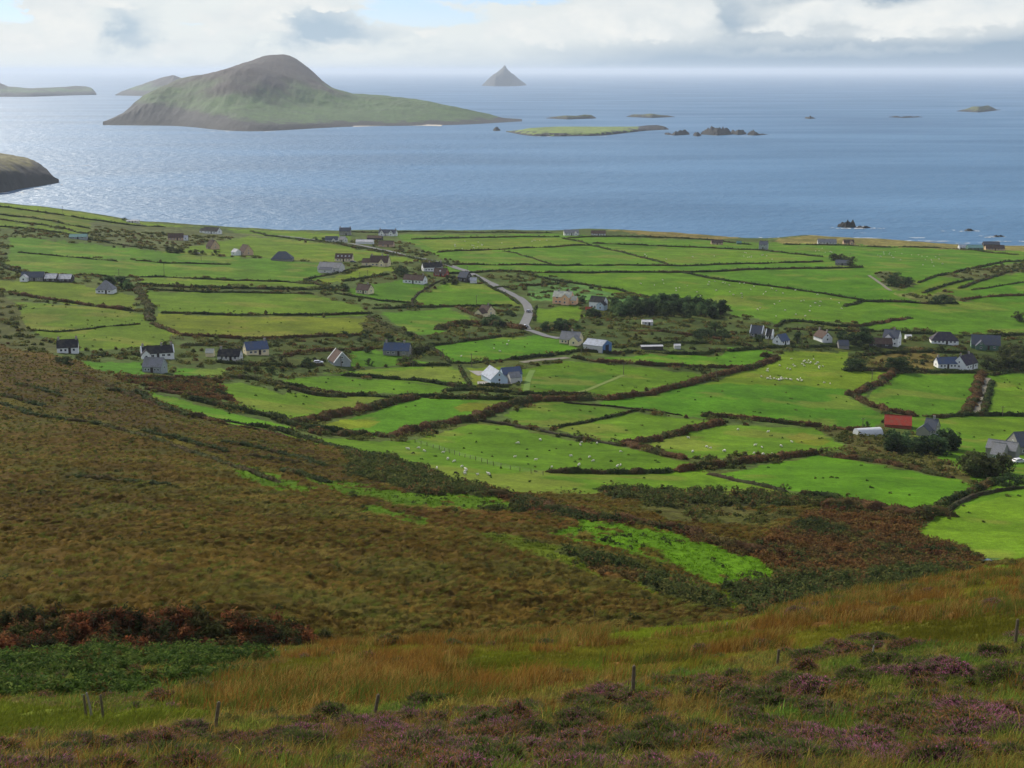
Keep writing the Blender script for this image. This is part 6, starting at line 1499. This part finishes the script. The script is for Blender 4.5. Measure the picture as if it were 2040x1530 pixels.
flock([(1240,560),(1340,552),(1560,570),(1700,600),(1700,630),(1560,636),(1440,600),(1320,590)], 52, 'white sheep scattered over the wide pasture behind the plantation', 'sheep on the wide pasture')
flock([(1720,500),(1880,506),(1880,525),(1840,545),(1790,540),(1740,525)], 26, 'white sheep on the far pasture right of the ruined cottage', 'sheep on the far right pasture')
flock([(900,482),(1110,478),(1160,488),(900,498)], 18, 'white sheep on the pale strip near the cliff edge', 'sheep on the pale far strip')
flock([(1220,496),(1480,503),(1600,518),(1380,525),(1330,522)], 16, 'white sheep on the far plain right of the slanting hedge', 'sheep on the far plain')
flock([(1580,490),(1700,494),(1700,512),(1600,500)], 7, 'white sheep near the coastal heath below the grey bungalow', 'sheep near the coastal heath')
flock([(1950,705),(1960,706),(1960,712),(1950,712)], 0, '', '')
flock([(880,690),(1000,678),(1120,690),(1040,704),(920,716)], 5, 'white sheep in the bright field by the road bend', 'sheep by the road bend')

grow_scrub()

# ------------------------------------------------------------------ the air
zt = 275.0
mb = MB(); mb.box(-90000, 90000, -200, 125000, -5.0, zt)
hzm = bpy.data.materials.new('haze'); hzm.use_nodes = True; nt = hzm.node_tree
for n in list(nt.nodes):
    if n.type == 'BSDF_PRINCIPLED': nt.nodes.remove(n)
pv = nt.nodes.new('ShaderNodeVolumePrincipled')
pv.inputs['Color'].default_value = (0.72, 0.79, 0.87, 1); pv.inputs['Density'].default_value = HAZE_D; pv.inputs['Anisotropy'].default_value = 0.2
for k in ('Density Attribute', 'Color Attribute', 'Temperature Attribute'):
    if k in pv.inputs: pv.inputs[k].default_value = ''
nt.links.new(pv.outputs[0], [n for n in nt.nodes if n.type == 'OUTPUT_MATERIAL'][0].inputs['Volume'])
tag(link('haze', mb.mesh('haze', hzm)), 'pale sea haze softening the islands and the horizon', 'haze', kind='stuff')

# ------------------------------------------------------------------ sky, sun, camera
w = bpy.data.worlds.new('World'); SC.world = w; w.use_nodes = True; nt = w.node_tree; nt.nodes.clear()
class X_:
    """arithmetic on node sockets"""
    def __init__(s, k): s.k = k
    def _op(a, op, b=None, c=None):
        n = nt.nodes.new('ShaderNodeMath'); n.operation = op
        for i, q in enumerate((a, b, c)):
            if q is None: continue
            if isinstance(q, X_): nt.links.new(q.k, n.inputs[i])
            else: n.inputs[i].default_value = float(q)
        return X_(n.outputs[0])
    def __add__(a, b): return X_._op(a, 'ADD', b)
    __radd__ = __add__
    def __sub__(a, b): return X_._op(a, 'SUBTRACT', b)
    def __rsub__(a, b): return X_._op(b, 'SUBTRACT', a)
    def __mul__(a, b): return X_._op(a, 'MULTIPLY', b)
    __rmul__ = __mul__
    def exp(a): return X_._op(a, 'EXPONENT')
    def clamp(a): return X_._op(X_._op(a, 'MAXIMUM', 0.0), 'MINIMUM', 1.0)
    def step(a, lo, hi):
        n = nt.nodes.new('ShaderNodeMapRange'); n.interpolation_type = 'SMOOTHSTEP'; nt.links.new(a.k, n.inputs[0]); n.inputs[1].default_value = lo; n.inputs[2].default_value = hi
        return X_(n.outputs[0])
tc = nt.nodes.new('ShaderNodeTexCoord'); sp = nt.nodes.new('ShaderNodeSeparateXYZ'); nt.links.new(tc.outputs['Generated'], sp.inputs[0])
dx, dy, dz = (X_(sp.outputs[i]) for i in range(3))
U = X_._op(dx, 'ARCTAN2', dy) * F; V_ = dz * F                      # bearing and height, in thousandths of the frame
def noise(su, sv, scale, detail=6.0, off=0.0, rough=0.55):
    cb = nt.nodes.new('ShaderNodeCombineXYZ'); nt.links.new((U * su).k, cb.inputs[0]); nt.links.new((V_ * sv + off).k, cb.inputs[1]); cb.inputs[2].default_value = off
    no = nt.nodes.new('ShaderNodeTexNoise'); no.inputs['Scale'].default_value = scale; no.inputs['Detail'].default_value = detail; no.inputs['Roughness'].default_value = rough
    nt.links.new(cb.outputs[0], no.inputs['Vector']); return X_(no.outputs['Fac'])
nA = noise(1, 1.5, 0.012, 8.0, 3.0, 0.62); nB = noise(1, 2.4, 0.0045, 6.0, 11.0); nC = noise(1, 3.2, 0.02, 6.0, 23.0)
Uw = U + (nA - 0.5) * 150; Vw = V_ + (nA - 0.5) * 60 + (nC - 0.5) * 16
def blob(u, v, su, sv, amp):
    a = (Uw - (u - CU)) * (1.0 / su); b = (Vw - (HOR - v)) * (1.0 / sv)
    return ((a * a + b * b) * -1.0).exp() * amp
def bsum(L):
    s = None
    for q in L:
        k = blob(*q); s = k if s is None else s + k
    return s
gap = bsum([(30,20,70,12,0.75),(85,42,75,14,0.85),(20,48,50,9,0.6),(250,6,60,8,0.3),(800,30,90,20,0.95),(900,42,60,16,0.9),(1060,4,75,14,1.0),(850,5,120,8,0.6),(980,14,40,10,0.5),(420,52,60,5,0.4)])
grey = bsum([(285,62,48,36,0.75),(330,92,30,14,0.4),(650,46,70,32,0.7),(700,72,90,16,0.5),(600,80,80,20,0.3),(1430,30,40,40,0.4),(1500,70,160,16,0.35),(1700,5,140,16,0.5),(1620,94,260,10,0.3),(1750,118,520,22,0.38),(1990,100,140,22,0.6),(1250,112,260,18,0.35),(1400,140,700,14,0.6),(1950,130,300,10,0.5),(1800,127,600,11,0.4),(1450,50,60,20,0.2)])
low = 1.0 - V_.step(150, 420)                                        # the band of cloud near the sea
hi_cov = noise(1, 1.3, 0.0016, 7.0, 31.0).step(0.46, 0.64)
cov = (low * (1.0 - (gap * 1.5 + (nC - 0.5) * 0.5).step(0.25, 1.0)) + (1.0 - low) * hi_cov).clamp()
shade = (grey * 1.15 + (nB - 0.5) * 0.7 + (nA - 0.5) * 0.9 + (nC - 0.5) * 0.4 + (1.0 - low) * 0.25).clamp()
heap = bsum([(1000,64,46,22,0.9),(1080,58,56,26,0.9),(1170,36,60,28,1.0),(1270,26,70,30,1.0),(1380,40,56,32,0.95),(1220,74,200,20,0.8),(1560,44,50,22,0.9),(1630,22,60,26,1.0),(1510,64,60,12,0.7),(1750,46,120,22,0.95),(1850,24,80,28,1.0),(1990,28,90,32,1.0),(1700,76,160,10,0.6),
  (130,22,64,34,1.0),(205,62,44,36,0.9),(80,92,130,30,0.9),(250,14,90,16,0.8),(500,44,100,22,0.9),(610,14,110,16,1.0),(740,26,110,7,0.9),(860,66,40,11,0.8),(700,96,60,10,0.7),(350,104,40,14,0.7),(560,66,60,16,0.8),(420,90,90,14,0.6)])
heap_m = (heap - grey * 0.42 - gap * 0.8 + (nA - 0.5) * 1.5 + (nC - 0.5) * 0.5).step(0.18, 0.86) * low
st = nt.nodes.new('ShaderNodeTexSky'); st.sky_type = 'NISHITA'; st.sun_disc = False; st.sun_elevation = R(SUN_EL); st.sun_rotation = R(SUN_AZ); st.altitude = 190; st.air_density = 1.0; st.dust_density = 0.0; st.ozone_density = 1.5
bg1 = nt.nodes.new('ShaderNodeBackground'); nt.links.new(mixc(nt, 1.0, st.outputs[0], (0.74, 0.84, 1.22), 'MULTIPLY'), bg1.inputs[0]); bg1.inputs[1].default_value = SKY_S
right = U.step(-300, 700)
shade = (shade + right * 0.22 + 0.10).clamp()
lit = mixc(nt, right.k, (0.88, 0.92, 0.905), (0.86, 0.89, 0.87)); dark = mixc(nt, right.k, (0.47, 0.59, 0.70), (0.34, 0.45, 0.57))
bill = (0.5 + (nB - 0.5) * 1.6 + (nA - 0.5) * 1.6).clamp()
cum = mixc(nt, bill.k, (0.74, 0.80, 0.83), (0.96, 0.965, 0.93))
cc = mixc(nt, low.k, (0.83, 0.82, 0.78), mixc(nt, heap_m.k, mixc(nt, shade.k, lit, dark), cum))
cov = (cov + heap_m).clamp()
bg2 = nt.nodes.new('ShaderNodeBackground'); nt.links.new(cc, bg2.inputs[0]); bg2s = low * (CLOUD_S - CLOUD_HI) + CLOUD_HI; nt.links.new(bg2s.k, bg2.inputs[1])
mx = nt.nodes.new('ShaderNodeMixShader'); nt.links.new(cov.k, mx.inputs[0]); nt.links.new(bg1.outputs[0], mx.inputs[1]); nt.links.new(bg2.outputs[0], mx.inputs[2])
wo = nt.nodes.new('ShaderNodeOutputWorld'); nt.links.new(mx.outputs[0], wo.inputs[0])

sl = bpy.data.lights.new('sun', 'SUN'); sl.energy = SUN_S; sl.angle = R(0.5); sl.color = (1.0, 0.93, 0.80)
so = bpy.data.objects.new('sun', sl); COL.objects.link(so)
so.rotation_euler = (R(90 - SUN_EL), 0, R(-SUN_AZ + 180)); so.location = (0, 0, 400)
cam = bpy.data.cameras.new('camera'); cam.sensor_width = 36; cam.lens = 36 * F / 2040; cam.clip_start = 0.3; cam.clip_end = 200000
co = bpy.data.objects.new('camera', cam); COL.objects.link(co); co.location = (0, 0, H); co.rotation_euler = (R(90) - TH, 0, 0); SC.camera = co

SC.render.engine = 'CYCLES'
SC.view_settings.view_transform = 'Standard'; SC.view_settings.look = 'None'; SC.view_settings.gamma = 1; SC.view_settings.exposure = EXPO
SC.cycles.use_denoising = True
try: SC.cycles.denoiser = 'OPENIMAGEDENOISE'
except Exception: pass
SC.cycles.max_bounces = 6; SC.cycles.diffuse_bounces = 2; SC.cycles.glossy_bounces = 2; SC.cycles.transmission_bounces = 3; SC.cycles.volume_bounces = 1
SC.cycles.caustics_reflective = False; SC.cycles.caustics_refractive = False
